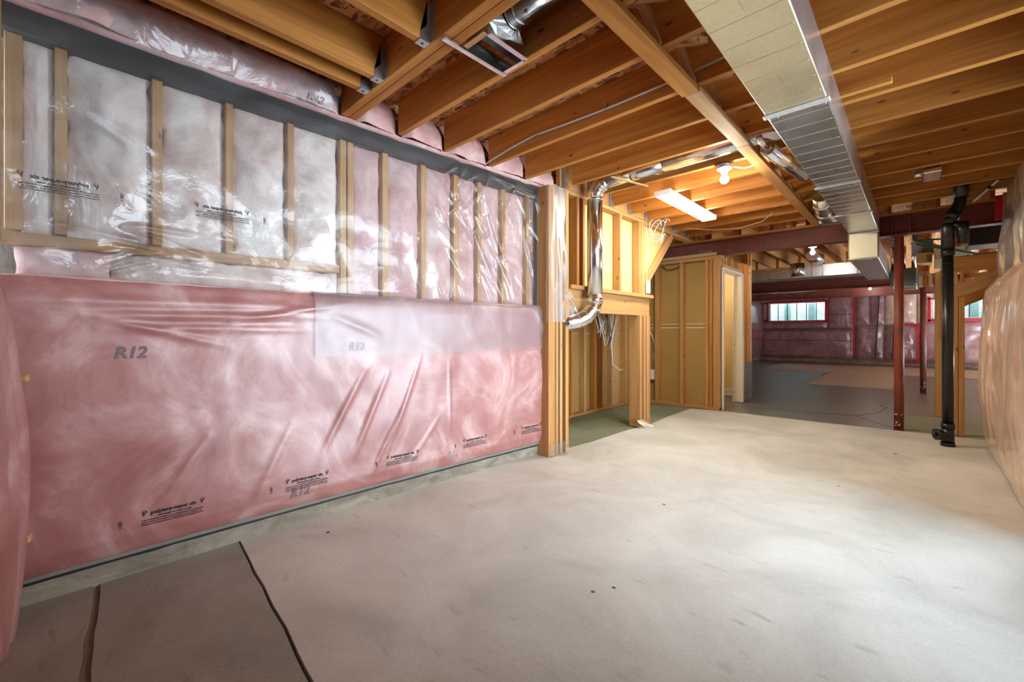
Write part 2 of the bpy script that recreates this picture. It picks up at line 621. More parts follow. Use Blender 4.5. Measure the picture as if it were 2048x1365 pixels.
# ------------------------------------------------------------------ left wall
def WX(y):
    return -2.66 + 0.0125 * (max(y, -0.4) + 0.2) ** 2


def strip(name, y0, y1, z0, z1, d0, d1, m, parent, n=24, rough=0.0, smooth=False, seed=0):
    """bowed band following the wall; d0/d1 back and front offsets from the wall plane"""
    vs, fs = [], []
    for i in range(n + 1):
        y = y0 + (y1 - y0) * i / n
        x = WX(y)
        r = rough * N(y * 9, seed)
        r2 = rough * N(y * 9, seed + 5)
        vs += [(x + d0, y, z0), (x + d1 + r, y, z0 + r2), (x + d1 + r, y, z1 + r2), (x + d0, y, z1)]
    for i in range(n):
        for k in range(4):
            k2 = (k + 1) % 4
            fs.append((i * 4 + k, i * 4 + k2, i * 4 + 4 + k2, i * 4 + 4 + k))
    fs.append((0, 1, 2, 3))
    fs.append((n * 4 + 3, n * 4 + 2, n * 4 + 1, n * 4))
    return mesh(name, vs, fs, m, parent, smooth=smooth)


wl = struct('wall_left')
box('foundation', -3.0, -2.86, -0.5, 3.2, -0.02, 2.75, CURB, wl, 0)
strip('concrete_curb', -0.4, 3.05, -0.02, 0.085, -0.16, 0.004, CURB, wl, 60, 0.006, seed=3)
strip('gasket_strip', -0.4, 3.05, 0.083, 0.101, -0.16, 0.012, DARK, wl, 40, 0.004, seed=9)
strip('sill_edge', -0.4, 3.05, 0.099, 0.116, -0.16, 0.022, plain('grey_sill', (0.24, 0.235, 0.21), 0.6), wl, 40, 0.003, seed=11)
# studs of the upper wall, behind the film
DB = -0.055
studs = [(-0.15, 0.05), (-0.014, 0.04), (0.312, 0.04), (0.615, 0.036), (0.925, 0.036), (1.24, 0.04), (1.288, 0.04), (1.535, 0.045), (1.842, 0.045), (2.14, 0.055), (2.372, 0.045), (2.64, 0.05), (2.93, 0.04)]
for y, wd in studs:
    z0 = 1.556 if y < 1.2 else 1.345
    board('stud', (WX(y) + DB - 0.03, y, z0), (WX(y) + DB - 0.03, y, 2.372), wd, 0.06, STUD, wl, side=(0, 1, 0))
board('blocking', (WX(0) + DB - 0.03, -0.2, 1.522), (WX(1.2) + DB - 0.03, 1.215, 1.533), 0.06, 0.05, STUD, wl, side=(1, 0, 0))
strip('sill_gasket', -0.4, 3.12, 2.372, 2.468, -0.13, -0.012, GASKET, wl, 40, 0.01, seed=2)
strip('top_plate', -0.4, 3.12, 2.468, 2.502, -0.15, -0.004, BATTP, wl, 40, 0.012, seed=5)
strip('ledge', -0.4, 3.05, 1.318, 1.342, -0.16, -0.03, PALE, wl, 20)


def pillow(name, y0, y1, z0, z1, depth, m, parent, base, seed, nu=14, nv=30, edge=0.11, ragged=0.020):
    """one puffed batt: rounded edges, lumps, ragged outline"""
    def f(u, v):
        y = y0 + (y1 - y0) * u
        z = z0 + (z1 - z0) * v
        ey = min(u, 1 - u) * (y1 - y0)
        ez = min(v, 1 - v) * (z1 - z0)
        e = min(1.0, ey / edge) ** 0.55 if ey > 0 else 0.0
        e2 = min(1.0, ez / edge) ** 0.55 if ez > 0 else 0.0
        h = depth * min(e, e2) * (0.86 + 0.3 * fb(y * 5, z * 5, seed)) + 0.012 * fb(y * 14, z * 11, seed + 3) * min(e, e2)
        if u in (0.0, 1.0):
            y += ragged * N(z * 11, seed + u * 7)
        if v in (0.0, 1.0):
            z += ragged * N(y * 12, seed + v * 9)
        return (WX(y) + base + h, y, z)
    return grid(name, f, nu, nv, m, parent)


edges = [(-0.128, -0.036), (0.008, 0.29), (0.334, 0.596), (0.634, 0.906), (0.944, 1.218), (1.31, 1.51), (1.56, 1.818), (1.866, 2.11), (2.17, 2.348), (2.396, 2.614), (2.666, 2.908), (2.952, 3.06)]
for k, (a, b) in enumerate(edges):
    if k == 0:
        a = -0.13
    z0 = 1.55 if a < 1.2 else 1.345
    pillow('insulation_batt', a, b, z0, 2.385, 0.062, BATT if k < 5 else BATTP, wl, -0.105, k * 3.1, 16, 44)
pillow('insulation_batt', 0.14, 1.215, 1.345, 1.505, 0.075, BATT, wl, -0.098, 51, 50, 12)
pillow('insulation_batt', -0.15, 0.15, 1.345, 1.50, 0.07, BATTP, wl, -0.098, 57, 18, 12)
# pink wool stuffed against the rim, one bundle between each pair of joists
rim = [(-0.35, 1.19), (1.30, 1.592), (1.63, 1.972), (2.01, 2.405), (2.445, 2.825), (2.865, 3.2)]
for k, (a, b) in enumerate(rim):
    n = 60 if k == 0 else 16

    def f(u, v, a=a, b=b, k=k):
        y = a + (b - a) * u
        z = 2.492 + 0.25 * v
        e = min(1, 0.25 + min(u, 1 - u) * (b - a) / 0.06) ** 0.6
        h = (0.05 + 0.035 * math.sin(PI * (0.25 + 0.6 * v)) + 0.03 * fb(y * 4, z * 5, k)) * e - 0.10 * v * v
        return (WX(y) - 0.045 + h, y, z)
    grid('rim_batt', f, n, 14, BATTP, wl)


# ------------------------------------------------------------------ film-faced pink blanket on the lower wall
def swirl(y, z):
    h = 0.022 * fb(y * 1.5, z * 1.6, 4.2, 2) + 0.004 * fb(y * 6, z * 5, 8.1, 2)
    h += fold(y, z, [(0.05, 1.20, 1.15, 1.22, 0.022, 0.016), (0.1, 1.15, 1.0, 1.14, 0.02, 0.012), (0.0, 1.27, 1.2, 1.28, 0.025, 0.010),
                     (0.1, 1.19, 0.6, 1.05, 0.015, 0.012), (1.15, 1.22, 1.45, 1.10, 0.025, 0.014), (0.6, 1.18, 1.3, 1.33, 0.02, 0.014),
                     (1.35, 0.9, 1.05, 0.35, 0.02, 0.012), (1.5, 0.85, 1.25, 0.3, 0.018, 0.011), (1.75, 0.95, 1.45, 0.2, 0.016, 0.010),
                     (1.6, 0.6, 1.35, 0.13, 0.016, 0.011), (1.9, 0.5, 1.6, 0.13, 0.014, 0.008), (2.0, 0.9, 2.0, 0.3, 0.012, 0.006),
                     (0.9, 0.6, 0.7, 0.2, 0.02, 0.008), (0.5, 0.6, 0.3, 0.3, 0.02, 0.008)])
    return h


def blanket_x(y, z):
    e = min(1.0, max(0.0, (z - 0.105) / 0.09)) ** 0.6 * min(1.0, max(0.0, (1.362 - z) / 0.10)) ** 0.6
    ey = min(1.0, max(0.0, (3.06 - y) / 0.04)) ** 0.5
    return WX(y) + 0.010 + (0.030 + swirl(y, z)) * max(0.0, min(e, ey))


bl = thing('insulation_blanket', (-2.62, 1.4, 0.11), 'wide pink insulation blanket under tight film on the lower wall above the concrete curb', 'insulation')
Y0B, Y1B, Z0B, Z1B = -0.34, 3.062, 0.106, 1.364
grid('wool_face', lambda u, v: (blanket_x(Y0B + (Y1B - Y0B) * u, Z0B + (Z1B - Z0B) * v), Y0B + (Y1B - Y0B) * u, Z0B + (Z1B - Z0B) * v), 300, 110, BLANKET, bl)
strip('top_return', Y0B, Y1B, 1.345, 1.366, -0.11, 0.012, BATTP, bl, 40, 0.006, smooth=False, seed=21)


def onblanket(y0, z0, ang=0.0, off=0.003):
    ca, sa = math.cos(ang), math.sin(ang)

    def f(u, v):
        y, z = y0 + u * ca - v * sa, z0 + u * sa + v * ca
        return (blanket_x(y, z) + off, y, z)
    return f


def stamp(parent, surf, y0, z0, flip=False, ink=None, s=1.0, ang=None):
    """the film maker's printed line, as on the roll"""
    ink = ink or INK
    a = PI if flip else 0.0
    if ang is not None:
        a = ang
    R = lambda u, v: (y0 + u * math.cos(a) - v * math.sin(a), z0 + u * math.sin(a) + v * math.cos(a))
    if flip:        # film hung inside out: the print reads mirrored
        R = lambda u, v: (y0 - u, z0 + v)
    head = textmesh('printed_label', 'polytarp-super six', 0.0235 * s, ink, parent, onsurf(surf, R, 0.034 * s, 0.004 * s), 0.0009)
    parent = head
    for q in (0, 1):
        b = q * 0.222 * s
        o = onsurf(surf, R, b, 0)
        textmesh('printed_logo', 'V', 0.032 * s, ink, parent, o, 0.0005, 0.15, sx=0.75)
        textmesh('printed_logo', '\u2302', 0.022 * s, ink, parent, onsurf(surf, R, b + 0.005 * s, 0.014 * s), 0.0)
    textmesh('printed_line', 'CONFORMS TO CGSB 51.34-M86', 0.0088 * s, ink, parent, onsurf(surf, R, 0.060 * s, -0.012 * s), 0.0005)
    for k, t in enumerate(('VAPOUR BARRIER COMPLIES WITH REQUIREMENTS OF STANDARD', 'PARE-VAPEUR CONFORME AUX EXIGENCES DE LA NORME 51.34', 'STORE AWAY FROM SUNLIGHT AND COVER WITHIN SIXTY DAYS')):
        textmesh('printed_line', t, 0.0084 * s, ink, parent, onsurf(surf, R, 0.0, (-0.024 - 0.0105 * k) * s), 0.0003, sx=0.94)
    textmesh('printed_date', '11051', 0.016 * s, ink, parent, onsurf(surf, lambda u, v: R(-0.068 * s - v, -0.035 * s + u), 0, 0), 0.0006)


def onsurf(surf, R, du, dv):
    def f(u, v):
        y, z = R(u + du, v + dv)
        return surf(y, z)
    return f


sb = lambda y, z: (blanket_x(y, z) + 0.003, y, z)
for y0, z0 in ((0.244, 0.268), (0.863, 0.262), (1.489, 0.268), (2.124, 0.270), (2.745, 0.276)):
    stamp(bl, sb, y0, z0)
for y0, z0, sc, ink in ((0.150, 1.010, 0.074, INKG), (1.225, 1.013, 0.070, INKL), (0.885, 0.178, 0.070, INKG), (1.975, 0.178, 0.070, INKL), (-0.235, 0.205, 0.074, INKG), (2.315, 1.008, 0.066, INKL)):
    textmesh('printed_mark', 'R12', sc, ink, bl, onblanket(y0, z0), 0.0025, 0.2, sx=0.95)

# ------------------------------------------------------------------ clear sheet over the studs and its lower lap
UPW = []
rs = random.Random(5)
for k in range(46):     # taut creases fan out over the far half of the sheet
    y = rs.uniform(1.9, 3.0)
    z = rs.uniform(1.45, 2.4)
    a = rs.uniform(-1.3, -0.75) if k % 3 else rs.uniform(0.6, 1.3)
    L = rs.uniform(0.08, 0.32)
    UPW.append((y, z, y + math.cos(a) * L, z + math.sin(a) * L, rs.uniform(0.006, 0.013), rs.uniform(0.010, 0.024)))
UPW += [(2.35, 2.25, 2.7, 1.40, 0.018, 0.028), (2.3, 1.9, 2.62, 1.36, 0.014, 0.022), (2.2, 2.1, 2.5, 1.5, 0.012, 0.020), (2.6, 2.3, 2.55, 1.7, 0.014, 0.022),
        (2.75, 2.2, 2.95, 1.5, 0.014, 0.02), (2.45, 2.42, 2.95, 2.36, 0.012, 0.02), (2.3, 2.45, 2.9, 2.40, 0.010, 0.016)]
for k in range(9):      # loose crinkles at the near end
    y = rs.uniform(-0.02, 0.3)
    z = rs.uniform(1.42, 1.74)
    a = rs.uniform(-0.35, 0.35)
    L = rs.uniform(0.08, 0.28)
    UPW.append((y, z, y + math.cos(a) * L, z + math.sin(a) * L, rs.uniform(0.006, 0.012), rs.uniform(0.008, 0.016)))
UPW += [(0.07, 2.0, 0.17, 1.78, 0.008, 0.014), (0.04, 1.9, 0.06, 1.55, 0.006, 0.014), (0.1, 2.1, 0.32, 1.98, 0.02, 0.012), (0.12, 1.42, 0.35, 1.53, 0.007, 0.014), (0.13, 1.39, 0.3, 1.46, 0.008, 0.012)]


def film_x(y, z):
    h = 0.016 * fb(y * 2.0, z * 2.2, 3.3, 3) + 0.006 * fb(y * 7, z * 4.5, 1.7, 2) + fold(y, z, UPW)
    e = min(1.0, max(0.0, (2.47 - z) / 0.06)) * min(1, max(0.0, (z - 1.355) / 0.05))
    return WX(y) + 0.004 + (0.012 + h) * (0.25 + 0.75 * e)


ps = thing('plastic_sheet', (-2.62, 1.4, 1.36), 'clear crinkled plastic sheet stapled over the studs and batts of the upper wall', 'plastic sheet')
grid('upper_film', lambda u, v: (film_x(-0.3 + 3.36 * u, 1.356 + 1.12 * v), -0.3 + 3.36 * u, 1.356 + 1.12 * v), 340, 130, FILM, ps)


def lap(u, v):
    y = 1.02 + 2.07 * u
    z0 = 0.975 + 0.012 * N(y * 4, 3)
    z = z0 + (1.372 - z0) * v
    x = WX(y) + 0.062 - 0.035 * max(0, (v - 0.8) / 0.2) ** 2 + 0.006 * fb(y * 1.6, z * 3, 12, 2)
    x += fold(y, z, [(2.0, 1.34, 2.95, 1.32, 0.012, 0.01), (2.5, 1.31, 2.9, 1.34, 0.008, 0.01), (2.9, 1.35, 3.05, 1.05, 0.02, 0.02)])
    return (x, y, z)


grid('lower_lap', lap, 120, 30, FILML, ps)


def rimfilm(u, v):
    y = -0.3 + 1.46 * u
    z = 2.475 + 0.16 * v
    x = WX(y) + 0.035 + 0.05 * v + 0.012 * fb(y * 3, z * 4, 6, 2) + 0.008 * max(0, math.sin(y * 34 + 5 * N(y * 5, 3))) ** 4 * v
    return (x, y, z)


grid('rim_film', rimfilm, 130, 14, FILM, ps)


def fs_(y, z):
    return (film_x(y, z) + 0.003, y, z)


stamp(ps, fs_, 0.69, 1.762, flip=True)
stamp(ps, fs_, 0.105, 1.762, flip=True)
stamp(ps, fs_, 2.885, 2.34, ang=-PI / 2)
stamp(ps, fs_, 2.905, 1.92, ang=-PI / 2, s=1.1)
textmesh('printed_mark', 'R12', 0.06, INKL, ps, lambda u, v: (WX(0.98) + 0.055, 0.98 + u, 2.50 + v), 0.002, 0.2)
textmesh('printed_mark', 'R', 0.075, INKL, ps, lambda u, v: (film_x(1.36, 1.66 + v) - 0.006, 1.38 + u, 1.63 + v), 0.002, 0.3)

# ------------------------------------------------------------------ near-left corner: end wall with bulging film-faced wool
wb = struct('wall_back')
box('foundation', -2.75, 0.9, -0.62, -0.5, -0.02, 2.74, CURB, wb, 0)


def bulge(u, v):
    x = -2.64 + 2.4 * u
    z = 0.0 + 1.52 * v
    zz = min(1.0, max(0.0, v))
    prof = (max(0.0, 1 - ((zz - 0.36) / 0.72) ** 2)) ** 0.7
    near = max(0.0, 1 - ((x + 2.44) / (0.5 if x > -2.44 else 0.23)) ** 2)
    h = 0.125 * prof * near + 0.05 * prof + 0.012 * fb(x * 5, z * 1.0, 3, 2) + 0.007 * math.sin(x * 60 + 3 * N(z * 1.5, x * 2))
    return (x, -0.275 + h - 0.03 * u, z)


bb = thing('insulation_blanket', (-1.4, -0.42, 0.0), 'bulging film-faced pink blanket on the end wall in the near corner', 'insulation')
grid('wool_face', bulge, 90, 60, BLANKET, bb)
for k, (x, z) in enumerate(((-2.50, 0.95), (-2.46, 0.34))):
    yv = bulge((x + 2.64) / 2.4, z / 1.52)[1]
    board('cap_nail', (x, yv - 0.005, z), (x + 0.004, yv + 0.018, z), 0.035, 0.03, PALE, bb, bev=0.006)
board('corner_stud', (-2.58, -0.235, 1.5), (-2.58, -0.235, 2.48), 0.08, 0.12, STUD, wb, side=(1, 0, 0))
grid('upper_film', lambda u, v: (-2.6 + 2.6 * u, -0.245 + 0.012 * fb(u * 9, v * 4, 7), 1.48 + 1.0 * v), 40, 20, FILMH, wb)
pillow_y = lambda u, v: (-2.54 + 2.4 * u, -0.33 + 0.05 * (math.sin(PI * u) ** 0.4) + 0.02 * fb(u * 8, v * 5, 2), 1.5 + 0.97 * v)
grid('insulation_batt', pillow_y, 30, 20, BATTP, wb)

# ------------------------------------------------------------------ ceiling: deck and joists
ZB, ZT = 2.5, 2.735
ce = struct('ceiling')
for i, x0 in enumerate((-3.75, -2.53, -1.31, -0.09)):
    y = -0.62
    while y < 6.7:
        L = 2.435 if y > -0.6 else (1.7 if i % 2 else 2.435)
        box('deck_panel', x0 + 0.002, x0 + 1.218, y, min(y + L, 6.72), ZT + 0.001, ZT + 0.019, OSB, ce, 0)
        y += L + 0.004
JT = 0.040
for y in (1.63, 2.01, 2.445, 2.865, 3.295):
    x0 = WX(min(y, 3.0)) + (0.01 if y < 3.2 else 0.2)
    split = y > 2.2
    board('joist', (x0, y - JT / 2, 2.6175), (-0.36 if split else 0.85, y - JT / 2, 2.6175), JT, 0.235, JOIST, ce)
    if split:
        board('joist', (-0.56, y - JT / 2 - 0.041, 2.6175), (0.85, y - JT / 2 - 0.041, 2.6175), JT, 0.235, JOIST, ce)
for k in range(7):
    y = 3.725 + 0.4165 * k
    board('joist', (-2.425, y - JT / 2, 2.6175), (-0.36, y - JT / 2, 2.6175), JT, 0.235, JOIST, ce)
    board('joist', (-0.56, y - JT / 2 - 0.041, 2.6175), (0.85, y - JT / 2 - 0.041, 2.6175), JT, 0.235, JOIST, ce)
box('leak_cover', -4.9, 3.4, -0.7, YF + 0.3, ZT + 0.025, ZT + 0.06, OSB, ce, 0)  # unseen sheet added above the deck to block sky light through its gaps
# doubled header across the near bay and the tail joists hung on it
for yc in (1.222, 1.274):
    board('header_joist', (-2.63, yc, 2.6175), (0.85, yc, 2.6175), 0.05, 0.235, JOIST, ce)
for x, wd in ((-2.278, 0.046), (-2.125, 0.046), (-1.697, 0.044)):
    j = board('tail_joist', (x, -0.5, 2.6175), (x, 1.196, 2.6175), wd, 0.235, JOIST, ce)
    hg = bpy.data.objects.new('joist_hanger', None)
    h2 = wd / 2 + 0.0015
    y1 = 1.193
    vs, fs = [], []

    def q(a, b, c, d):
        n = len(vs)
        vs.extend([a, b, c, d])
        fs.append((n, n + 1, n + 2, n + 3))
    q((x - h2, y1 - 0.055, ZB - 0.002), (x + h2, y1 - 0.055, ZB - 0.002), (x + h2, y1, ZB - 0.002), (x - h2, y1, ZB - 0.002))
    for s in (-1, 1):
        q((x + s * h2, y1 - 0.055, ZB - 0.002), (x + s * h2, y1, ZB - 0.002), (x + s * h2, y1, ZB + 0.19), (x + s * h2, y1 - 0.018, ZB + 0.19))
        q((x + s * h2, y1 - 0.055, ZB - 0.002), (x + s * h2, y1 - 0.055, ZB + 0.035), (x + s * h2, y1 - 0.018, ZB + 0.075), (x + s * h2, y1 - 0.018, ZB + 0.19))
        q((x + s * h2, y1 + 0.001, ZB), (x + s * (h2 + 0.03), y1 + 0.001, ZB), (x + s * (h2 + 0.03), y1 + 0.001, ZB + 0.19), (x + s * h2, y1 + 0.001, ZB + 0.19))
    o = mesh('joist_hanger', vs, fs, HANG, ce)
    md = o.modifiers.new('gauge', 'SOLIDIFY')
    md.thickness = 0.002
    box('hanger_nail', x - 0.006, x + 0.006, y1 - 0.034, y1 - 0.022, ZB - 0.006, ZB - 0.003, DARK, o, 0.001)
# beam along the stair recess that carries the joists beyond, with its hangers
board('header_joist', (-2.452, 3.2, 2.6175), (-2.452, 6.55, 2.6175), 0.05, 0.235, STUD, ce)
for k in range(8):
    y = 3.295 + 0.4165 * k - JT / 2 + (0.0135 if k else 0)
    x = -2.426
    vs = [(x, y - 0.022, 2.498), (x + 0.05, y - 0.022, 2.498), (x + 0.05, y + 0.022, 2.498), (x, y + 0.022, 2.498),
          (x, y - 0.022, 2.68), (x + 0.018, y - 0.022, 2.68), (x + 0.018, y - 0.022, 2.56), (x + 0.05, y - 0.022, 2.53),
          (x + 0.002, y - 0.05, 2.5), (x + 0.002, y - 0.05, 2.68)]
    o = mesh('joist_hanger', vs, [(0, 1, 2, 3), (0, 4, 5, 6, 7, 1), (0, 8, 9, 4)], HANG, ce)
    md = o.modifiers.new('gauge', 'SOLIDIFY')
    md.thickness = 0.002
# strapping nailed under the joists, in three lengths, and cross bridging above it
board('strapping', (-0.938, 1.0, 2.480), (-0.925, 2.42, 2.480), 0.092, 0.038, JOIST, ce, bev=0.004)
board('strapping', (-0.914, 2.42, 2.480), (-0.905, 3.35, 2.480), 0.088, 0.038, PALE, ce, bev=0.004)
board('strapping', (-0.912, 3.352, 2.480), (-0.912, 6.45, 2.480), 0.086, 0.038, STUD, ce, bev=0.004)
ys = [1.30, 1.63, 2.01, 2.445, 2.865, 3.295] + [3.725 + 0.4165 * k for k in range(7)]
for a, b in zip(ys[:-1], ys[1:]):
    for s in (0, 1):
        x = -0.90 + s * 0.06
        z0, z1 = (2.515, 2.715) if s else (2.715, 2.515)
        board('bridging', (x, a + 0.002, z0), (x, b - JT - 0.002, z1), 0.038, 0.034, STUD, ce, side=(1, 0, 0))
# lap stub of a broken joist beside the duct
board('joist_stub', (-0.34, 3.13, 2.515), (-0.10, 3.13, 2.515), 0.036, 0.03, JOIST, ce)
# blocking over the steel beam
for k in range(9):
    x = -2.75 + 0.39 * k
    board('blocking', (x, 6.42, 2.6), (x, 6.72, 2.6), 0.038, 0.2, JOIST, ce)
board('beam_nailer', (-3.0, 6.64, 2.487), (0.85, 6.64, 2.487), 0.14, 0.028, JOIST, ce)

# ------------------------------------------------------------------ right wall: window out of frame, film-faced wool ahead
wr = struct('wall_right')
y0, y1, z0, z1 = WIN
PLAS = plain('grey_wall', (0.33, 0.29, 0.25), 0.8)
ya, yb, za, zb = WIN2
box('wall_panel', XR, XR + 0.2, -0.6, ya, 0, 2.74, PLAS, wr, 0)
box('wall_panel', XR, XR + 0.2, ya, yb, 0, za, PLAS, wr, 0)
box('wall_panel', XR, XR + 0.2, ya, yb, zb, 2.74, PLAS, wr, 0)
box('wall_panel', XR, XR + 0.2, yb, y0, 0, 2.74, PLAS, wr, 0)
box('wall_panel', XR, XR + 0.2, y1, 6.6, 0, 2.74, PLAS, wr, 0)
box('wall_panel', XR, XR + 0.2, y0, y1, 0, z0, PLAS, wr, 0)
box('wall_panel', XR, XR + 0.2, y0, y1, z1, 2.74, PLAS, wr, 0)
wn2 = struct('window_4', (XR, (ya + yb) / 2, za))
for nm, a, b, c, d in (('jamb', ya, ya + 0.04, za, zb), ('jamb', yb - 0.04, yb, za, zb), ('sill', ya + 0.04, yb - 0.04, za, za + 0.04), ('head', ya + 0.04, yb - 0.04, zb - 0.04, zb)):
    box(nm, XR + 0.05, XR + 0.11, a, b, c, d, WHITE, wn2)
box('pane', XR + 0.078, XR + 0.082, ya + 0.04, yb - 0.04, za + 0.04, zb - 0.04, GLASS, wn2, 0)
wn = struct('window_1', (XR, (y0 + y1) / 2, z0))
for nm, a, b, c, d in (('jamb', y0, y0 + 0.05, z0, z1), ('jamb', y1 - 0.05, y1, z0, z1), ('sill', y0 + 0.05, y1 - 0.05, z0, z0 + 0.05), ('head', y0 + 0.05, y1 - 0.05, z1 - 0.05, z1), ('mullion', (y0 + y1) / 2 - 0.03, (y0 + y1) / 2 + 0.03, z0 + 0.05, z1 - 0.05)):
    box(nm, XR + 0.05, XR + 0.11, a, b, c, d, WHITE, wn)
for a, b in ((y0 + 0.05, (y0 + y1) / 2 - 0.03), ((y0 + y1) / 2 + 0.03, y1 - 0.05)):
    box('pane', XR + 0.078, XR + 0.082, a, b, z0 + 0.05, z1 - 0.05, GLASS, wn, 0)


def rblank(u, v):
    y = 3.65 + 2.70 * u
    z = 0.01 + 1.72 * v
    pr = math.sin(PI * min(1.0, 0.12 + v * 0.80)) ** 0.55
    end = math.sqrt(max(0.0, 1 - ((u - 0.925) / 0.075) ** 2)) if u > 0.925 else 1.0
    h = 0.125 * pr * (1 + 0.25 * fb(y * 1.2, z * 1.4, 9, 2)) + 0.006 * fb(y * 4, z * 1.5, 4)
    h += fold(y, z, [(5.9, 1.45, 5.3, 1.52, 0.03, -0.05), (5.7, 1.42, 5.0, 0.5, 0.035, 0.02), (5.5, 1.40, 5.35, 0.3, 0.03, 0.022), (5.95, 1.35, 5.85, 0.4, 0.025, 0.016), (5.2, 1.45, 4.8, 0.9, 0.03, 0.02),
                     (6.1, 1.3, 6.05, 0.3, 0.02, 0.012), (5.6, 1.55, 5.2, 1.68, 0.025, 0.02), (5.75, 1.25, 5.6, 0.2, 0.02, 0.012)])
    top = max(0.0, (v - 0.88) / 0.12)
    return (0.565 + 0.115 * top - h * end + 0.115 * (1 - end), y, z)


rb = thing('insulation_blanket', (0.6, 5.0, 0.0), 'tan bulging film-wrapped blanket along the wall beside the black drain pipe', 'insulation')
grid('wool_face', rblank, 150, 70, BLANKR, rb)


def rsurf(y, z):
    p = rblank((y - 3.65) / 2.70, (z - 0.01) / 1.72)
    return (p[0] - 0.006, p[1], p[2])


for yy in (5.75, 5.42, 5.12, 4.8):
    textmesh('printed_mark', 'R12', 0.07, INKG, rb, lambda u, v, yy=yy: rsurf(yy - v, 0.22 + u), 0.002, 0.1)


def rfilm(u, v):
    y = 3.65 + 2.75 * u
    z = 1.60 + 0.9 * v
    x = XR - 0.055 - 0.05 * math.sin(PI * min(1, v * 1.1)) * (0.5 + 0.5 * fb(y * 2, 0, 3)) + 0.02 * fb(y * 5, z * 2, 5) - 0.035 * (1 - v) + 0.014 * math.sin(y * 17 + 4 * N(z * 1.5, y)) + 0.006 * math.sin(y * 43 + 5 * N(z * 2, y * 2))
    return (x + (0.05 * max(0, (u - 0.9) / 0.1)), y, z)


prs = thing('plastic_sheet', (0.63, 5.0, 1.6), 'loose clear plastic hanging on the upper wall above the tan blanket', 'plastic sheet')
grid('hanging_film', rfilm, 160, 40, FILMT, prs)
box('red_tape', XR - 0.12, XR - 0.03, 6.40, 6.44, 2.25, 2.49, REDTAPE, prs, 0.004)
grid('insulation_batt', lambda u, v: (XR - 0.03 - 0.045 * math.sin(PI * u) ** 0.3, 3.65 + 2.67 * u, 1.7 + 0.78 * v), 20, 8, BLANKR, wr)
for yy in (3.75, 4.3, 4.9, 5.5, 6.1, 6.38):
    board('stud', (XR - 0.03, yy, 1.68), (XR - 0.03, yy, 2.5), 0.04, 0.08, STUD, wr, side=(0, 1, 0))
board('wall_end_stud', (XR - 0.02, 6.42, 0.0), (XR - 0.02, 6.42, 2.5), 0.09, 0.04, STUD, wr, side=(1, 0, 0))

# ------------------------------------------------------------------ posts at the end of the pink wall
wa = struct('wall_alcove')
for yc, wd, x0, m in ((3.042, 0.098, -2.468, STUD), (3.110, 0.034, -2.46, STUD), (3.160, 0.036, -2.452, PALE), (3.236, 0.048, -2.44, STUD)):
    board('stud', (x0, yc, 0.0), (x0, yc, 2.455), wd, 0.14, m, wa, side=(0, 1, 0))
for yc in (4.70, 4.80):
    board('stud', (-2.44, yc, 0.0), (-2.44, yc, 1.322), 0.048, 0.14, STUD, wa, side=(0, 1, 0))
board('stud', (-2.435, 4.87, 0.0), (-2.435, 4.87, 1.322), 0.04, 0.135, STUD, wa, side=(0, 1, 0))
board('stud', (-2.437, 4.925, 0.0), (-2.437, 4.925, 1.322), 0.04, 0.13, STUD, wa, side=(0, 1, 0))
board('lintel', (-2.415, 3.265, 1.430), (-2.415, 4.96, 1.430), 0.05, 0.214, STUD, wa)
board('lintel', (-2.475, 3.265, 1.430), (-2.475, 4.96, 1.430), 0.05, 0.214, STUD, wa)
board('sill_plate', (-2.415, 3.268, 1.557), (-2.415, 4.985, 1.557), 0.14, 0.04, STUD, wa)
for yc, m in ((3.50, JOIST), (3.60, JOIST), (3.93, STUD), (4.34, STUD), (4.80, STUD)):
    board('stud', (-2.475, yc, 1.578), (-2.475, yc, 2.46), 0.042, 0.09, m, wa, side=(0, 1, 0))
board('stud', (-2.47, 4.875, 1.578), (-2.47, 4.875, 2.46), 0.09, 0.09, STUD, wa, side=(0, 1, 0))
board('top_plate', (-2.475, 3.27, 2.479), (-2.475, 6.5, 2.479), 0.092, 0.038, STUD, wa)
for a, b in ((3.27, 3.70), (3.702, 4.96)):
    box('drywall_panel', -2.54, -2.527, a, b, 1.57, 2.499, KRAFT if a < 3.5 else YELLOWB, wa, 0)
box('seam_line', -2.527, -2.5255, 3.72, 4.9, 1.845, 1.852, SEAM, wa, 0)
# sloping stair stringer above the recess and the panel behind it
board('stringer', (-2.465, 4.985, 1.735), (-2.465, 5.78, 2.46), 0.04, 0.10, STUD, wa, side=(1, 0, 0))
mesh('plywood_panel', [(-2.49, 4.93, 1.62), (-2.49, 4.93, 2.46), (-2.49, 5.82, 2.46), (-2.50, 4.93, 1.62), (-2.50, 4.93, 2.46), (-2.50, 5.82, 2.46)],
     [(0, 1, 2), (5, 4, 3), (0, 2, 5, 3), (0, 3, 4, 1), (1, 4, 5, 2)], YELLOWB, wa)
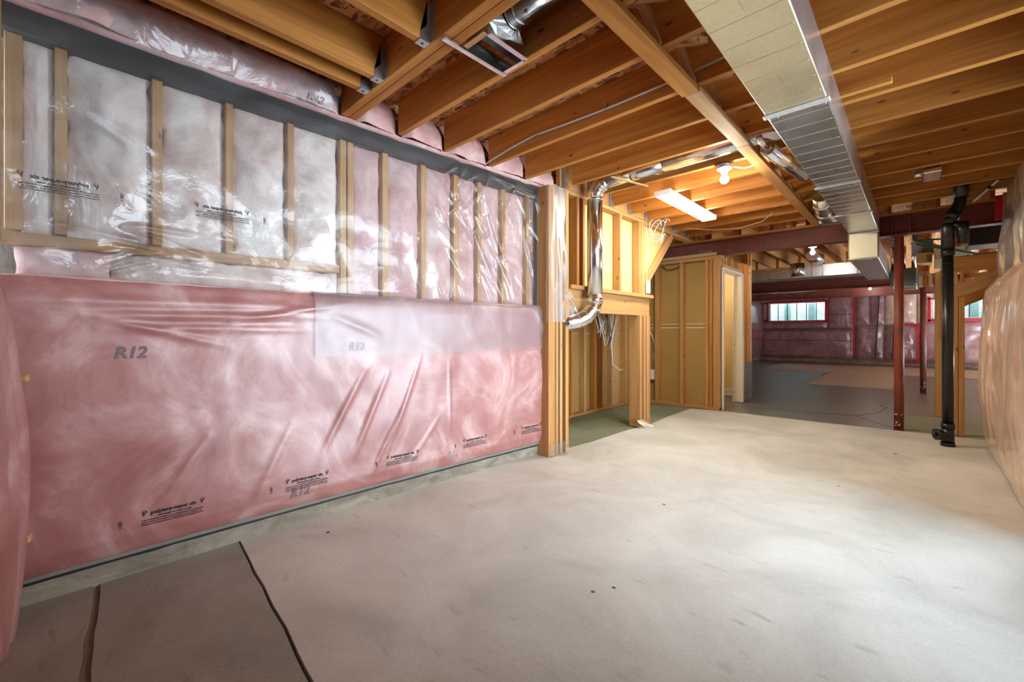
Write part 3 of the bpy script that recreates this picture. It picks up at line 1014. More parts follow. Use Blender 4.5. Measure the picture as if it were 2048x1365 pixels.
# recess back wall and side
XB = -3.30
box('drywall_panel', XB - 0.10, XB - 0.088, 3.2, 6.46, 0.0, 1.55, KRAFT, wa, 0)
box('drywall_panel', XB - 0.1, -2.52, 3.17, 3.185, 0.0, 2.73, KRAFT, wa, 0)
box('wall_panel', -3.75, -3.6, 3.0, 6.7, -0.02, 2.73, KRAFT, wa, 0)  # unseen outer wall added to stop daylight leaking in behind the recess
box('wall_panel', -4.8, -3.43, 6.6, 6.7, -0.02, 2.73, KRAFT, wa, 0)  # added closing panel, keeps daylight out left of the closet
box('drywall_panel', XB - 0.1, -2.5, 3.2, 4.95, 1.552, 1.568, KRAFT, wa, 0)
board('bottom_plate', (XB - 0.044, 4.55, 0.012), (XB - 0.044, 6.40, 0.012), 0.088, 0.04, STUD, wa)
board('stud', (XB - 0.044, 4.62, 0.034), (XB - 0.044, 4.62, 1.55), 0.04, 0.088, JOIST, wa, side=(0, 1, 0))
for yc, wd, m in ((4.92, 0.045, STUD), (5.18, 0.045, JOIST), (5.38, 0.045, STUD), (5.72, 0.19, PALE), (6.07, 0.06, STUD), (6.22, 0.12, PALE)):
    board('stud', (XB - 0.044, yc, 0.034), (XB - 0.044, yc, 1.55), wd, 0.088, m, wa, side=(0, 1, 0))
box('seam_line', XB - 0.088, XB - 0.0865, 4.6, 6.4, 1.10, 1.108, SEAM, wa, 0)

# ------------------------------------------------------------------ partition with drywall back
wp = struct('wall_partition')
YP = 6.47
box('drywall_panel', -3.42, -2.06, YP + 0.09, YP + 0.102, 0.0, 1.222, KRAFT, wp, 0)
box('drywall_panel', -3.42, -2.06, YP + 0.09, YP + 0.102, 1.226, 2.24, KRAFT, wp, 0)
box('seam_line', -3.42, -2.25, YP + 0.0885, YP + 0.09, 1.242, 1.252, SEAM, wp, 0)
box('seam_line', -3.42, -2.25, YP + 0.0885, YP + 0.09, 1.185, 1.198, SEAM, wp, 0)
board('bottom_plate', (-3.42, YP + 0.045, 0.012), (-2.06, YP + 0.045, 0.012), 0.088, 0.04, STUD, wp)
board('top_plate', (-3.42, YP + 0.045, 2.208), (-2.04, YP + 0.045, 2.208), 0.088, 0.05, STUD, wp)
for x, wd, m in ((-3.30, 0.04, STUD), (-2.995, 0.068, STUD), (-2.605, 0.062, STUD), (-2.235, 0.05, STUD), (-2.178, 0.05, JOIST), (-2.095, 0.10, STUD)):
    board('stud', (x, YP + 0.045, 0.033), (x, YP + 0.045, 2.183), wd, 0.088, m, wp, side=(1, 0, 0))
tube('plate_cable', [(-2.93, YP + 0.06, 2.16), (-2.85, YP + 0.03, 2.10), (-2.75, YP + 0.03, 2.095), (-2.66, YP + 0.06, 2.13)], 0.008, CABLEB, wp, 6)
# door wall running away from the camera
wc = struct('wall_closet')
XD = -2.03
board('stud', (XD - 0.05, 6.585, 0.0), (XD - 0.05, 6.585, 2.24), 0.045, 0.09, JOIST, wc, side=(0, 1, 0))
for yc in (7.50, 7.60, 7.80, 7.98):
    board('stud', (XD - 0.045, yc, 0.0), (XD - 0.045, yc, 2.45 if yc > 7.7 else 2.235), 0.042, 0.09, JOIST if yc < 7.9 else PALE, wc, side=(0, 1, 0))
board('door_header', (XD - 0.05, 6.54, 2.092), (XD - 0.05, 7.5, 2.092), 0.09, 0.04, STUD, wc)
for yc in (6.72, 7.0, 7.28):
    board('cripple_stud', (XD - 0.05, yc, 2.113), (XD - 0.05, yc, 2.235), 0.04, 0.09, PALE, wc, side=(0, 1, 0))
box('base_board', XD - 0.09, XD + 0.004, 7.62, 8.02, 0.0, 0.62, plain('grey_base', (0.13, 0.115, 0.10), 0.8), wc, 0.004)
YC = 8.12
box('drywall_panel', -3.4, -2.13, YC, YC + 0.012, 0.0, 2.3, BEIGE, wc, 0)
box('drywall_panel', -3.42, -3.40, 6.58, YC, 0.0, 2.3, BEIGE, wc, 0)
box('drywall_panel', -3.4, -2.13, 6.58, 6.59, 0.0, 2.3, BEIGE, wc, 0)
box('drywall_panel', -3.4, -2.10, 6.6, YC, 2.235, 2.25, BEIGE, wc, 0)
box('baseboard', -3.4, -2.13, YC - 0.014, YC, 0.0, 0.09, TRIM, wc, 0.004)
box('baseboard_cap', -3.4, -2.13, YC - 0.02, YC, 0.09, 0.12, TRIM, wc, 0.006)
dr = struct('door_1', (XD, 7.0, 0))
box('casing', XD - 0.005, XD + 0.012, 6.50, 6.545, 0.0, 2.055, TRIM, dr, 0.003)
box('jamb', XD - 0.11, XD - 0.006, 6.608, 6.628, 0.0, 2.03, TRIM, dr, 0.002)
box('head_jamb', XD - 0.13, XD + 0.006, 6.55, 7.47, 2.03, 2.065, TRIM, dr, 0.002)
box('far_jamb', XD - 0.135, XD + 0.004, 7.45, 7.472, 0.0, 2.03, TRIM, dr, 0.002)
box('far_casing', XD - 0.02, XD + 0.02, 7.455, 7.475, 0.0, 2.05, TRIM, dr, 0.003)
box('door_stop', XD - 0.135, XD - 0.11, 7.437, 7.45, 0.0, 2.03, TRIM, dr, 0.002)
box('strike_plate', XD - 0.125, XD - 0.10, 7.446, 7.4505, 0.90, 0.96, BRASS, dr, 0.001)

# ------------------------------------------------------------------ far room shell
wf = struct('wall_far')
XL, XRF = -4.62, 3.2
box('wall_panel', XL - 0.2, -4.30, YF, YF + 0.3, 0, 2.8, PLAS, wf, 0)
box('wall_panel', -4.30, -2.44, YF, YF + 0.3, 0, 1.53, PLAS, wf, 0)
box('wall_panel', -4.30, -2.44, YF, YF + 0.3, 2.27, 2.8, PLAS, wf, 0)
box('wall_panel', -2.44, 0.3, YF, YF + 0.3, 0, 2.8, PLAS, wf, 0)
box('wall_panel', 0.3, 1.75, YF, YF + 0.3, 0, 1.53, PLAS, wf, 0)
box('wall_panel', 0.3, 1.75, YF, YF + 0.3, 2.18, 2.8, PLAS, wf, 0)
box('wall_panel', 1.75, XRF, YF, YF + 0.3, 0, 2.8, PLAS, wf, 0)
box('wall_curb', XL, XRF, YF - 0.1, YF, -0.01, 0.10, CURB, wf, 0.004)


def farwool(name, x0, x1, z0, z1, m, seed, depth=0.09, n=30, lab=None):
    def f(u, v):
        x, z = x0 + (x1 - x0) * u, z0 + (z1 - z0) * v
        e = min(1, min(u, 1 - u) * (x1 - x0) / 0.16, min(v, 1 - v) * (z1 - z0) / 0.12) ** 0.5 if 0 < u < 1 and 0 < v < 1 else 0
        h = depth * e * (1 + 0.35 * fb(x * 2, z * 2, seed, 2)) + 0.022 * fb(x * 7, z * 5, seed, 2) * e
        return (x, YF - 0.012 - h, z)
    return grid(name, f, n, 18, m, wf)


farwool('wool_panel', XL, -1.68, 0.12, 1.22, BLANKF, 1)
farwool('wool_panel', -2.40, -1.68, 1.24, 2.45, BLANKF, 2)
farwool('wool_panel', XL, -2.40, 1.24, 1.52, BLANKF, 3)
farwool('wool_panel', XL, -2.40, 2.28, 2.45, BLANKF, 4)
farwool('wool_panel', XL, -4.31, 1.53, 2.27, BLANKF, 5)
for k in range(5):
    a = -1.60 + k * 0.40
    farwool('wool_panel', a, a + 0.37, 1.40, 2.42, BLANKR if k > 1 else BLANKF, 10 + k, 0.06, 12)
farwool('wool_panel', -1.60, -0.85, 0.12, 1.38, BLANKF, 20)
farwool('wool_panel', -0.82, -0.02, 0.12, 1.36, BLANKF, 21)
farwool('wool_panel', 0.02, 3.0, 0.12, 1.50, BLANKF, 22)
for x0, x1, z0, z1 in ((-1.67, -1.61, 0.15, 2.40), (-4.31, -2.43, 2.25, 2.31), (-4.31, -2.43, 1.49, 1.53), (-4.34, -4.29, 1.5, 2.3), (-2.47, -2.38, 1.47, 2.33),
                       (-0.04, 0.03, 0.10, 1.36), (-0.45, 0.03, 0.07, 0.13), (-0.45, 0.05, 1.33, 1.39), (0.24, 0.31, 1.45, 2.25), (0.24, 1.8, 1.47, 1.53), (0.24, 1.8, 2.17, 2.22)):
    box('red_tape', x0, x1, YF - 0.135, YF - 0.115, z0, z1, REDTAPE, wf, 0.003)
for x in (-1.05, -0.62):
    board('strap_band', (x, YF - 0.15, 0.2), (x + 0.1, YF - 0.12, 2.4), 0.035, 0.01, GASKET, wf, side=(1, 0, 0), bev=0)
for z in (0.80, 1.23, 1.75):
    for a, b in ((-4.55, -1.7),) if z != 1.75 else ((-2.3, -1.7),):
        board('batten_line', (a, YF - 0.125, z), (b, YF - 0.125, z), 0.012, 0.016, GASKET, wf, bev=0)


def farwin(name, x0, x1, z0, z1, nb):
    f = struct(name, ((x0 + x1) / 2, YF, z0))
    for nm, a, b, c, d in (('jamb', x0, x0 + 0.05, z0, z1), ('jamb', x1 - 0.05, x1, z0, z1), ('sill', x0, x1, z0, z0 + 0.045), ('head', x0, x1, z1 - 0.045, z1)):
        box(nm, a, b, YF + 0.03, YF + 0.09, c, d, WHITE, f)
    for i in range(1, nb):
        x = x0 + (x1 - x0) * i / nb
        box('mullion', x - 0.012, x + 0.012, YF + 0.04, YF + 0.07, z0 + 0.045, z1 - 0.045, GASKET, f, 0)
    n = 11
    for i in range(1, n):
        z = z0 + 0.045 + (z1 - z0 - 0.09) * i / n
        box('well_bar', x0 + 0.05, x1 - 0.05, YF + 0.115, YF + 0.135, z - 0.006, z + 0.006, GREENP, f, 0)
    for i in range(nb):
        a = x0 + (x1 - x0) * i / nb
        box('pane', a + 0.012 if i else x0 + 0.05, a + (x1 - x0) / nb - 0.012, YF + 0.053, YF + 0.057, z0 + 0.045, z1 - 0.045, GLASS, f, 0)


farwin('window_2', -4.30, -2.44, 1.53, 2.27, 6)
farwin('window_3', 0.3, 1.75, 1.53, 2.18, 5)
# window wells added outside the panes to cut the daylight and tint it green
WELL = plain('well_steel', (0.66, 0.74, 0.71), 0.5, 0, 0.05, 2.0)
WELLG = plain('well_green', (0.20, 0.33, 0.31), 0.6)
for x0, x1 in ((-4.5, -2.25), (0.1, 1.95)):
    box('window_well', x0, x1, YF + 0.95, YF + 1.0, 1.2, 2.55, WELL, wf, 0)
    for x in (x0, x1):
        box('window_well', x - 0.03, x + 0.03, YF + 0.3, YF + 0.95, 1.2, 2.55, WELL, wf, 0)
    box('window_well', x0, x1, YF + 0.3, YF + 0.95, 1.15, 1.2, WELL, wf, 0)
    for f in (0.30, 0.66):
        box('well_post', x0 + f * (x1 - x0) - 0.10, x0 + f * (x1 - x0) + 0.10, YF + 0.80, YF + 0.94, 1.2, 2.5, WELLG, wf, 0)
wfl = struct('wall_west')
box('wall_panel', XL - 0.2, XL, 6.6, YF, 0, 2.8, PLAS, wfl, 0)


def westwool(u, v):
    y = 9 + (YF - 9.05) * u
    z = 0.1 + 2.35 * v
    return (XL + 0.02 + 0.10 * math.sin(PI * min(1, v * 1.0)) ** 0.5 + 0.03 * fb(y, z * 2, 3, 2), y, z)


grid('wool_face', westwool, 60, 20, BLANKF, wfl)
box('red_tape', XL + 0.14, XL + 0.16, 17.5, 19.2, 1.10, 1.16, REDTAPE, wfl, 0)
box('red_tape', XL + 0.14, XL + 0.16, 17.5, 19.2, 0.84, 0.90, REDTAPE, wfl, 0)
wfr = struct('wall_east')
box('wall_panel', XRF, XRF + 0.2, 6.6, YF, 0, 2.8, PLAS, wfr, 0)
box('wall_panel', 0.87, XRF, 6.6, 7.0, 0, 2.8, PLAS, wfr, 0)
# far ceiling: deck and joists running away
for i in range(7):
    for j in range(4):
        box('deck_panel', XL + 1.22 * i, XL + 1.22 * i + 1.216, 6.73 + 3.2 * j, 6.73 + 3.2 * j + 3.196, ZT + 0.001, ZT + 0.019, OSB, ce, 0)
for k in range(16):
    x = -4.3 + 0.406 * k
    board('joist', (x, 6.74, 2.6175), (x, 10.86, 2.6175), 0.04, 0.235, JOIST, ce)
    board('joist', (x + 0.05, 10.8, 2.6175), (x + 0.05, YF - 0.05, 2.6175), 0.04, 0.235, JOIST, ce)
board('cross_strap', (-2.9, 7.75, 2.485), (0.4, 7.75, 2.485), 0.06, 0.03, PALE, ce)


# ------------------------------------------------------------------ steel
def ibeam(name, x0, x1, yc, z0, z1, wd, label):
    t = thing(name, (x0, yc, z0), label, 'beam')
    tf = 0.014
    h = 0.005
    box('bottom_flange', x0, x1, yc - wd / 2, yc + wd / 2, z0, z0 + tf, REDST, t, 0.002)
    box('top_flange', x0, x1, yc - wd / 2, yc + wd / 2, z1 - tf, z1, REDST, t, 0.002)
    box('web', x0, x1, yc - h, yc + h, z0 + tf, z1 - tf, REDST, t, 0)
    return t


b1 = ibeam('steel_beam', -3.06, 0.66, 6.64, 2.242, 2.470, 0.14, 'long red oxide steel beam under the joists, nearest of the three beams')
textmesh('chalk_mark', '2W7A', 0.075, plain('chalk', (0.42, 0.26, 0.22), 0.9), b1, lambda u, v: (-2.42 + u, 6.6345, 2.30 + v), 0.0, 0.3)
for x in (-0.215, -0.06):
    board('web_stiffener', (x, 6.603, 2.258), (x, 6.603, 2.456), 0.012, 0.062, REDST, b1, side=(1, 0, 0), bev=0.002)
ibeam('steel_beam', -4.6, 0.16, 10.9, 2.0, 2.235, 0.14, 'dark red steel beam of the far room held by the second, thinner column')
ibeam('steel_beam', -4.6, 3.0, 16.2, 2.17, 2.47, 0.14, 'brown steel beam nearest the far pink wall')


def column(x, y, r, top, m, label):
    t = thing('steel_column', (x, y, -0.01), label, 'column', 'red steel columns')
    tube('shaft', [(x, y, 0.0), (x, y, top - 0.012)], r, m, t, 24)
    box('cap_plate', x - 0.075, x + 0.075, y - 0.07, y + 0.07, top - 0.012, top, REDST, t, 0.002)
    box('base_plate', x - r - 0.004, x + r + 0.004, y - r - 0.004, y + r + 0.004, -0.01, 0.004, REDST, t, 0.002)
    for k in range(10):
        a, z = random.uniform(-2.6, -1.0), random.uniform(0.05, 0.20)
        c = Vector((x + math.cos(a) * (r + 0.0006), y + math.sin(a) * (r + 0.0006), z))
        s = random.uniform(0.004, 0.012)
        tng = Vector((-math.sin(a), math.cos(a), 0))
        mesh('paint_chip', [c + tng * s * math.cos(q) + Vector((0, 0, s * math.sin(q) * random.uniform(0.5, 1.1))) for q in [i * PI / 3 for i in range(6)]], [tuple(range(6))], SEAM, t)


column(-0.155, 6.64, 0.044, 2.242, REDCOL, 'thick red steel column at the edge of the pale floor under the near beam')
column(0.075, 10.9, 0.044, 2.0, REDST, 'darker steel column standing farther back on the grey floor')

# ------------------------------------------------------------------ rectangular trunk duct
DX0, DX1, DZ0, DZ1 = -0.595, -0.325, 2.295, 2.495
td = thing('trunk_duct', (-0.46, 0.5, DZ0), 'long rectangular galvanised duct running under the joists to the steel beam', 'duct')
seams = [0.4, 2.62, 4.22, 5.36, 6.42]
for k in range(4):
    a, b = seams[k] + 0.002, seams[k + 1] - 0.002
    sec = box('duct_section', DX0, DX1, a, b, DZ0, DZ1, GALVY if k == 0 else GALV, td, 0.004)
    box('side_panel', DX1, DX1 + 0.0015, a, b, DZ0 + 0.004, DZ1, GALV, td, 0)
    y = b - 0.12
    while y > a + 0.06:
        board('stiffening_bead', (DX0 + 0.006, y, DZ0), (DX1 - 0.012, y, DZ0), 0.008, 0.003, GALVY if k == 0 else GALV, sec, bev=0.001)
        y -= 0.152
    if k < 3:
        cl = board('drive_cleat', (DX0 - 0.012, b + 0.002, DZ0 - 0.004), (DX1 + 0.012, b + 0.002, DZ0 - 0.004), 0.048, 0.010, FOIL, td, bev=0.003)
        for xx in (DX0 + 0.03, DX1 - 0.03):
            box('cleat_clip', xx - 0.02, xx + 0.02, b + 0.04, b + 0.055, DZ0 - 0.006, DZ0, HANG, td, 0.001)
dr_ = box('drop_section', DX0 - 0.004, DX1 + 0.004, 6.425, 6.545, 1.985, 2.495, GALVY, td, 0.012)
board('drop_flange', (DX0 - 0.012, 6.418, 2.286), (DX1 + 0.012, 6.418, 2.286), 0.02, 0.016, GALVD, td, bev=0.003)
box('drop_rim', DX0 - 0.008, DX1 + 0.008, 6.41, 6.43, 1.98, 1.994, GALVD, td, 0.003)
box('lower_run', DX0, DX1, 6.55, 9.2, 1.985, 2.225, GALV, td, 0.004)
box('screw_hole', -0.47, -0.44, 6.30, 6.315, DZ0 - 0.002, DZ0 - 0.0005, DARK, td, 0)
textmesh('chalk_line', '/  /', 0.1, HANG, td, lambda u, v: (-0.46 + v * 0.1, 1.5 + u * 8, DZ0 - 0.003), -0.001)

# branch boots beside the trunk duct
t = thing('branch_duct', (-0.68, 3.4, 2.4), 'short shiny round branch duct lying against the trunk duct between joists', 'duct')
tube('pipe', [(-0.77, 3.43, 2.43), (-0.665, 4.12, 2.40)], 0.05, GALVD, t, 20)
tube('pipe_hook', [(-0.80, 3.33, 2.498), (-0.795, 3.35, 2.47), (-0.77, 3.44, 2.43)], 0.02, GALVD, t, 10)
t = thing('branch_duct', (-0.68, 5.3, 2.3), 'fat ribbed elbow duct hanging beside the trunk duct near the steel beam', 'duct')
tube('elbow', [(-0.70, 5.22, 2.495), (-0.71, 5.35, 2.44), (-0.72, 5.55, 2.40), (-0.715, 5.75, 2.385)], 0.075, GALVD, t, 20)
for p, q in (((-0.708, 5.33, 2.447), (-0.712, 5.36, 2.438)), ((-0.7195, 5.53, 2.403), (-0.7195, 5.56, 2.399))):
    tube('rib', [p, q], 0.079, GALVD, t, 20)
box('boot', -0.80, -0.62, 5.76, 5.98, 2.33, 2.42, GALVD, t, 0.01)

# ------------------------------------------------------------------ register boot with its round branch
t = thing('register_boot', (-1.49, 1.45, 2.49), 'galvanised ceiling register boot with round pipe between the near joists', 'duct')
X0, X1, Ya, Yb, Zo = -1.575, -1.425, 1.335, 1.585, 2.492
vs = [(X0, Ya, Zo), (X1, Ya, Zo), (X1, Yb, Zo), (X0, Yb, Zo), (X0, Ya, Zo + 0.07), (X1, Ya, Zo + 0.07), (X1, Yb, Zo + 0.07), (X0, Yb, Zo + 0.07)]
o = mesh('collar_box', vs, [(0, 1, 5, 4), (1, 2, 6, 5), (2, 3, 7, 6), (3, 0, 4, 7)], GALVD, t)
o.modifiers.new('gauge', 'SOLIDIFY').thickness = 0.0015
# wedge from the box to the round collar
seg = 24
cc = Vector((-1.385, 1.45, 2.625))
ring = [cc + Vector((0, math.cos(2 * PI * k / seg), math.sin(2 * PI * k / seg))) * 0.068 for k in range(seg)]
sq = []
for k in range(seg):
    c, s = math.cos(2 * PI * k / seg), math.sin(2 * PI * k / seg)
    mx = max(abs(c), abs(s))
    c, s = c / mx, s / mx
    sq.append(Vector((-1.50 + 0.075 * (-s if s < 0 else -s * 1.0), 1.46 + 0.125 * c, Zo + 0.07 + (0.0 if s < 0 else 0.035))))
o = mesh('wedge', sq + ring + [Vector((-1.5, 1.46, Zo + 0.12))], [(k, (k + 1) % seg, seg + (k + 1) % seg, seg + k) for k in range(seg)] + [((k + 1) % seg, k, 2 * seg) for k in range(seg)], GALV, t)
tube('round_pipe', [(-1.385, 1.45, 2.625), (-0.60, 1.45, 2.63)], 0.066, GALVD, t, 28)
for xx in (-1.375, -1.33):
    tube('pipe_bead', [(xx, 1.45, 2.625), (xx + 0.010, 1.45, 2.625)], 0.071, GALVD, t, 28)
box('foil_knot', -1.27, -1.25, 1.405, 1.42, 2.545, 2.565, GALVD, t, 0.004)
board('rim_flange', (X0 + 0.01, Ya - 0.015, Zo), (X0 + 0.15, Ya - 0.015, Zo), 0.03, 0.004, PALE, t, bev=0.001)
board('rim_flange', (X1 + 0.005, Ya, Zo), (X1 + 0.005, Yb + 0.01, Zo), 0.028, 0.004, GALVD, t, bev=0.001)
board('rim_flange', (X0, Yb + 0.006, Zo), (X1, Yb + 0.006, Zo), 0.022, 0.004, GALVD, t, bev=0.001)
board('hanger_rail', (X0 - 0.012, 1.20, Zo - 0.003), (X0 - 0.006, 1.61, Zo - 0.003), 0.026, 0.016, GALVD, t, bev=0.004)
box('damper', X0 + 0.035, X1 - 0.002, Ya + 0.002, Yb - 0.002, Zo + 0.066, Zo + 0.068, DARK, t, 0)

# ------------------------------------------------------------------ round vent pipe with elbows at the recess
t = thing('round_duct', (-2.27, 3.52, 1.2), 'shiny vertical round duct with two elbows in front of the framed recess', 'duct')
R = 0.073
vx, vy = -2.262, 3.535
tube('riser', [(vx, vy, 1.46), (vx, vy, 2.40)], R, GALVD, t, 32)
tube('pipe_collar', [(vx, vy, 1.40), (vx, vy, 1.475)], R + 0.003, GALVD, t, 32)
tube('pipe_collar', [(vx, vy, 2.395), (vx, vy, 2.41)], R + 0.003, GALVD, t, 32)
up = [(vx, vy, 2.41)] + arc((vx + 0.145, vy, 2.415), (-1, 0, 0), (0, 0, 1), 0.145, 0.0, PI / 2, 4)
up = [Vector(p) for p in up[1:]]
tube('upper_elbow', up, R + 0.001, GALVD, t, 32)
for k in range(1, len(up) - 1):
    d = (up[k + 1] - up[k - 1]).normalized()
    tube('gore_seam', [up[k] - d * 0.003, up[k] + d * 0.003], R + 0.005, GALVD, t, 32)
tube('horizontal_run', [(vx + 0.14, vy, 2.56), (-1.55, 3.515, 2.565)], R - 0.002, GALVD, t, 32)
tube('horizontal_run', [(-1.56, 3.515, 2.565), (-0.60, 3.50, 2.575)], R, GALVD, t, 32)
dn = [Vector((vx, vy, 1.41)), Vector((vx - 0.012, vy - 0.02, 1.345)), Vector((vx - 0.045, vy - 0.075, 1.275)), Vector((vx - 0.09, vy - 0.15, 1.232)), Vector((vx - 0.14, vy - 0.235, 1.215)), Vector((vx - 0.17, vy - 0.29, 1.21))]
tube('lower_elbow', dn, R + 0.001, GALVD, t, 32)
for k in range(1, len(dn) - 1):
    d = (dn[k + 1] - dn[k - 1]).normalized()
    tube('gore_seam', [dn[k] - d * 0.003, dn[k] + d * 0.003], R + 0.005, GALVD, t, 32)
s = thing('wood_cleat', (-1.86, 3.5, 2.46), 'thin pale wooden strip nailed under the joists across the round duct', 'strip')
board('strip_wood', (-1.93, 3.27, 2.479), (-1.81, 3.72, 2.479), 0.022, 0.012, PALE, s)


# ------------------------------------------------------------------ plastic draped over the corner post
def drape(u, v):
    z = 2.46 - 1.24 * v
    y0 = 2.985 + 0.01 * N(z * 3, 1)
    y1 = 3.215 + 0.23 * max(0.0, (v - 0.52) / 0.48) ** 1.5
    y = y0 + (y1 - y0) * u
    x = -2.372 + 0.018 * fb(y * 8, z * 1.6, 2, 3) + 0.005 * math.sin(y * 50 + 4 * N(z * 2, 8)) * (0.4 + v)
    x += -0.05 * max(0, (0.12 - u) / 0.12) + fold(y, z, [(3.05, 2.4, 3.12, 1.3, 0.012, 0.014), (3.12, 2.0, 3.2, 1.3, 0.010, 0.016), (3.2, 1.5, 3.4, 1.3, 0.02, 0.03)])
    return (x, y, z)


t = thing('plastic_flap', (-2.37, 3.1, 1.2), 'hazy plastic flap draped down the corner post beside the round duct', 'plastic sheet')
grid('draped_film', drape, 40, 70, FILMD, t)
t = thing('plastic_wrap', (-2.38, 3.1, 0.0), 'clear plastic wrap around the foot of the corner post', 'plastic sheet')
grid('foot_film', lambda u, v: (-2.372 + 0.014 * fb(u * 6, v * 3, 4), 2.99 + 0.27 * u, 0.002 + 0.115 * v), 24, 8, FILMT, t)
grid('foot_fold', lambda u, v: (-2.365 + 0.06 * v, 3.06 + 0.13 * u, 0.004 + 0.012 * math.sin(u * 9) * v + 0.01), 10, 6, FILMT, t)
t = thing('plaster_scrap', (-2.30, 4.72, 0.0), 'pale wedge of plaster leaning at the foot of the recess post', 'scrap')
mesh('scrap', [(-2.36, 4.58, 0.10), (-2.33, 4.66, 0.105), (-2.27, 4.80, 0.02), (-2.31, 4.70, 0.0), (-2.345, 4.60, 0.065), (-2.25, 4.79, 0.0)], [(0, 1, 2, 4), (4, 2, 5, 3), (0, 4, 3), (1, 0, 3, 5, 2)], PALE if False else SEAM, t)

# ------------------------------------------------------------------ lamps
t = thing('fluorescent_light', (-1.78, 4.6, 2.445), 'long white fluorescent wraparound light glowing under the joists', 'ceiling light')
FX0, FX1, FY0, FY1 = -1.862, -1.70, 3.97, 5.24
box('housing', FX0 + 0.006, FX1 - 0.006, FY0, FY1, 2.470, 2.4985, WHITE, t, 0.003)
vs, fs = [], []
prof = [(FX0, 2.474), (FX0 + 0.006, 2.452), (FX0 + 0.022, 2.445), (FX1 - 0.022, 2.445), (FX1 - 0.006, 2.452), (FX1, 2.474)]
for y in (FY0 + 0.006, FY1 - 0.006):
    vs += [(x, y, z) for x, z in prof]
for i in range(5):
    fs.append((i, i + 1, i + 7, i + 6))
mesh('diffuser', vs, fs, DIFF, t)
for y in (FY0, FY1 - 0.006):
    box('end_cap', FX0 - 0.002, FX1 + 0.002, y - 0.002, y + 0.008, 2.443, 2.4985, WHITE, t, 0.003)


def bulb(x, y, z, label, m):
    t = thing('bulb_holder', (x, y, z), label, 'light', None)
    lathe('lamp_base', [(0.03, 0.0), (0.058, 0.002), (0.060, 0.014), (0.045, 0.024), (0.026, 0.03), (0.024, 0.05)], (x, y, z), (0, 0, -1), WHITE, t)
    lathe('junction_box', [(0.05, 0.0), (0.05, 0.025)], (x, y, z + 0.026), (0, 0, -1), HANG, t)
    if z < 2.46 and y > 7.5:
        box('mounting_board', x - 0.25, x + 0.25, y - 0.05, y + 0.05, z + 0.026, 2.4995, PALE, t)
    lathe('bulb', [(0.012, 0.05), (0.014, 0.06), (0.026, 0.08), (0.032, 0.10), (0.029, 0.118), (0.016, 0.130), (0.004, 0.133)], (x, y, z), (0, 0, -1), m, t)


bulb(-1.14, 3.708, 2.474, 'lit bare bulb in a white holder beside the fluorescent light', BULBM)
bulb(-1.17, 7.95, 2.452, 'lit bare bulb in the ceiling just past the red steel beam', BULBC)
bulb(-0.40, 12.9, 2.452, 'lit bare bulb far back beside the red column', BULBC)
bulb(-0.97, 15.7, 2.452, 'small lit bulb farthest back before the pink wall', BULBC)
bulb(-2.7, 7.3, 2.22, 'bulb lighting the small beige closet behind the door frame', BULBM)
bulb(-0.25, 0.45, 2.47, 'unseen fill bulb added over the near end of the room', BULBN)  # out-of-view lamp added as fill for the near end

# ------------------------------------------------------------------ cables and boxes
t = thing('white_cable', (-2.5, 2.42, 2.55), 'white electrical cable stapled along the face of a joist', 'cable')
yc = 2.445 - JT - 0.007
tube('cable', [(-2.60, yc, 2.515), (-2.50, yc, 2.535), (-2.28, yc - 0.004, 2.565), (-2.05, yc, 2.587), (-1.75, yc - 0.003, 2.572), (-1.45, yc, 2.566), (-1.1, yc - 0.003, 2.566), (-0.85, yc, 2.575), (-0.62, yc, 2.585)], 0.0068, CABLE, t, 8)
for x in (-2.02, -1.45):
    box('cable_staple', x - 0.004, x + 0.004, yc - 0.009, yc + 0.008, 2.56, 2.60, HANG, t, 0.001)
t = thing('white_cable', (-0.1, 1.6, 2.55), 'thin white cable on the joist right of the trunk duct', 'cable')
tube('cable', [(-0.36, 1.955, 2.56), (-0.25, 1.955, 2.555), (0.0, 1.955, 2.60), (0.3, 1.955, 2.62)], 0.006, CABLE, t, 8)
t = thing('cable_coil', (-2.38, 5.0, 2.3), 'loose coil of white cable hanging by the fluorescent light corner', 'cable')
for k in range(4):
    a = k * 0.7
    c = Vector((-2.33 + 0.02 * k, 5.0 + 0.03 * k, 2.42 - 0.02 * k))
    ax, bx = Vector((0.35, math.cos(a), 0.3 * math.sin(a))).normalized(), Vector((0.1, 0.2 * math.sin(a), 1)).normalized()
    tube('cable_loop', arc(c, ax, bx, 0.10 + 0.012 * k, 0.3, 5.4, 22), 0.005, CABLE, t, 6)
tube('cable_tail', [(-2.40, 4.90, 2.45), (-2.395, 4.94, 2.2), (-2.41, 4.93, 1.9), (-2.415, 4.945, 1.72)], 0.005, CABLE, t, 6)
t = thing('wall_box', (-2.40, 4.95, 1.62), 'white plastic box on the post above the recess sill', 'box')
box('box_body', -2.425, -2.385, 4.925, 4.985, 1.60, 1.76, WHITE, t, 0.006)
t = thing('outlet_box', (-3.06, YP, 0.45), 'white outlet box low on the partition with a cable from above', 'box')
box('box_body', -3.115, -3.035, YP + 0.02, YP + 0.085, 0.36, 0.52, WHITE, t, 0.006)
for dx in (0, 0.018):
    tube('cable', [(-3.06 + dx, YP + 0.06, 0.52), (-3.08 + dx, YP + 0.05, 0.72), (-3.05 + dx, YP + 0.06, 0.85), (-3.10 + dx, YP + 0.05, 1.05), (-3.2 + dx, YP + 0.06, 1.22)], 0.006, CABLE, t, 6)
t = thing('cable_bundle', (-2.5, 4.3, 1.0), 'tangle of black and white cables hanging from the recess lintel', 'cable')
rc = random.Random(3)
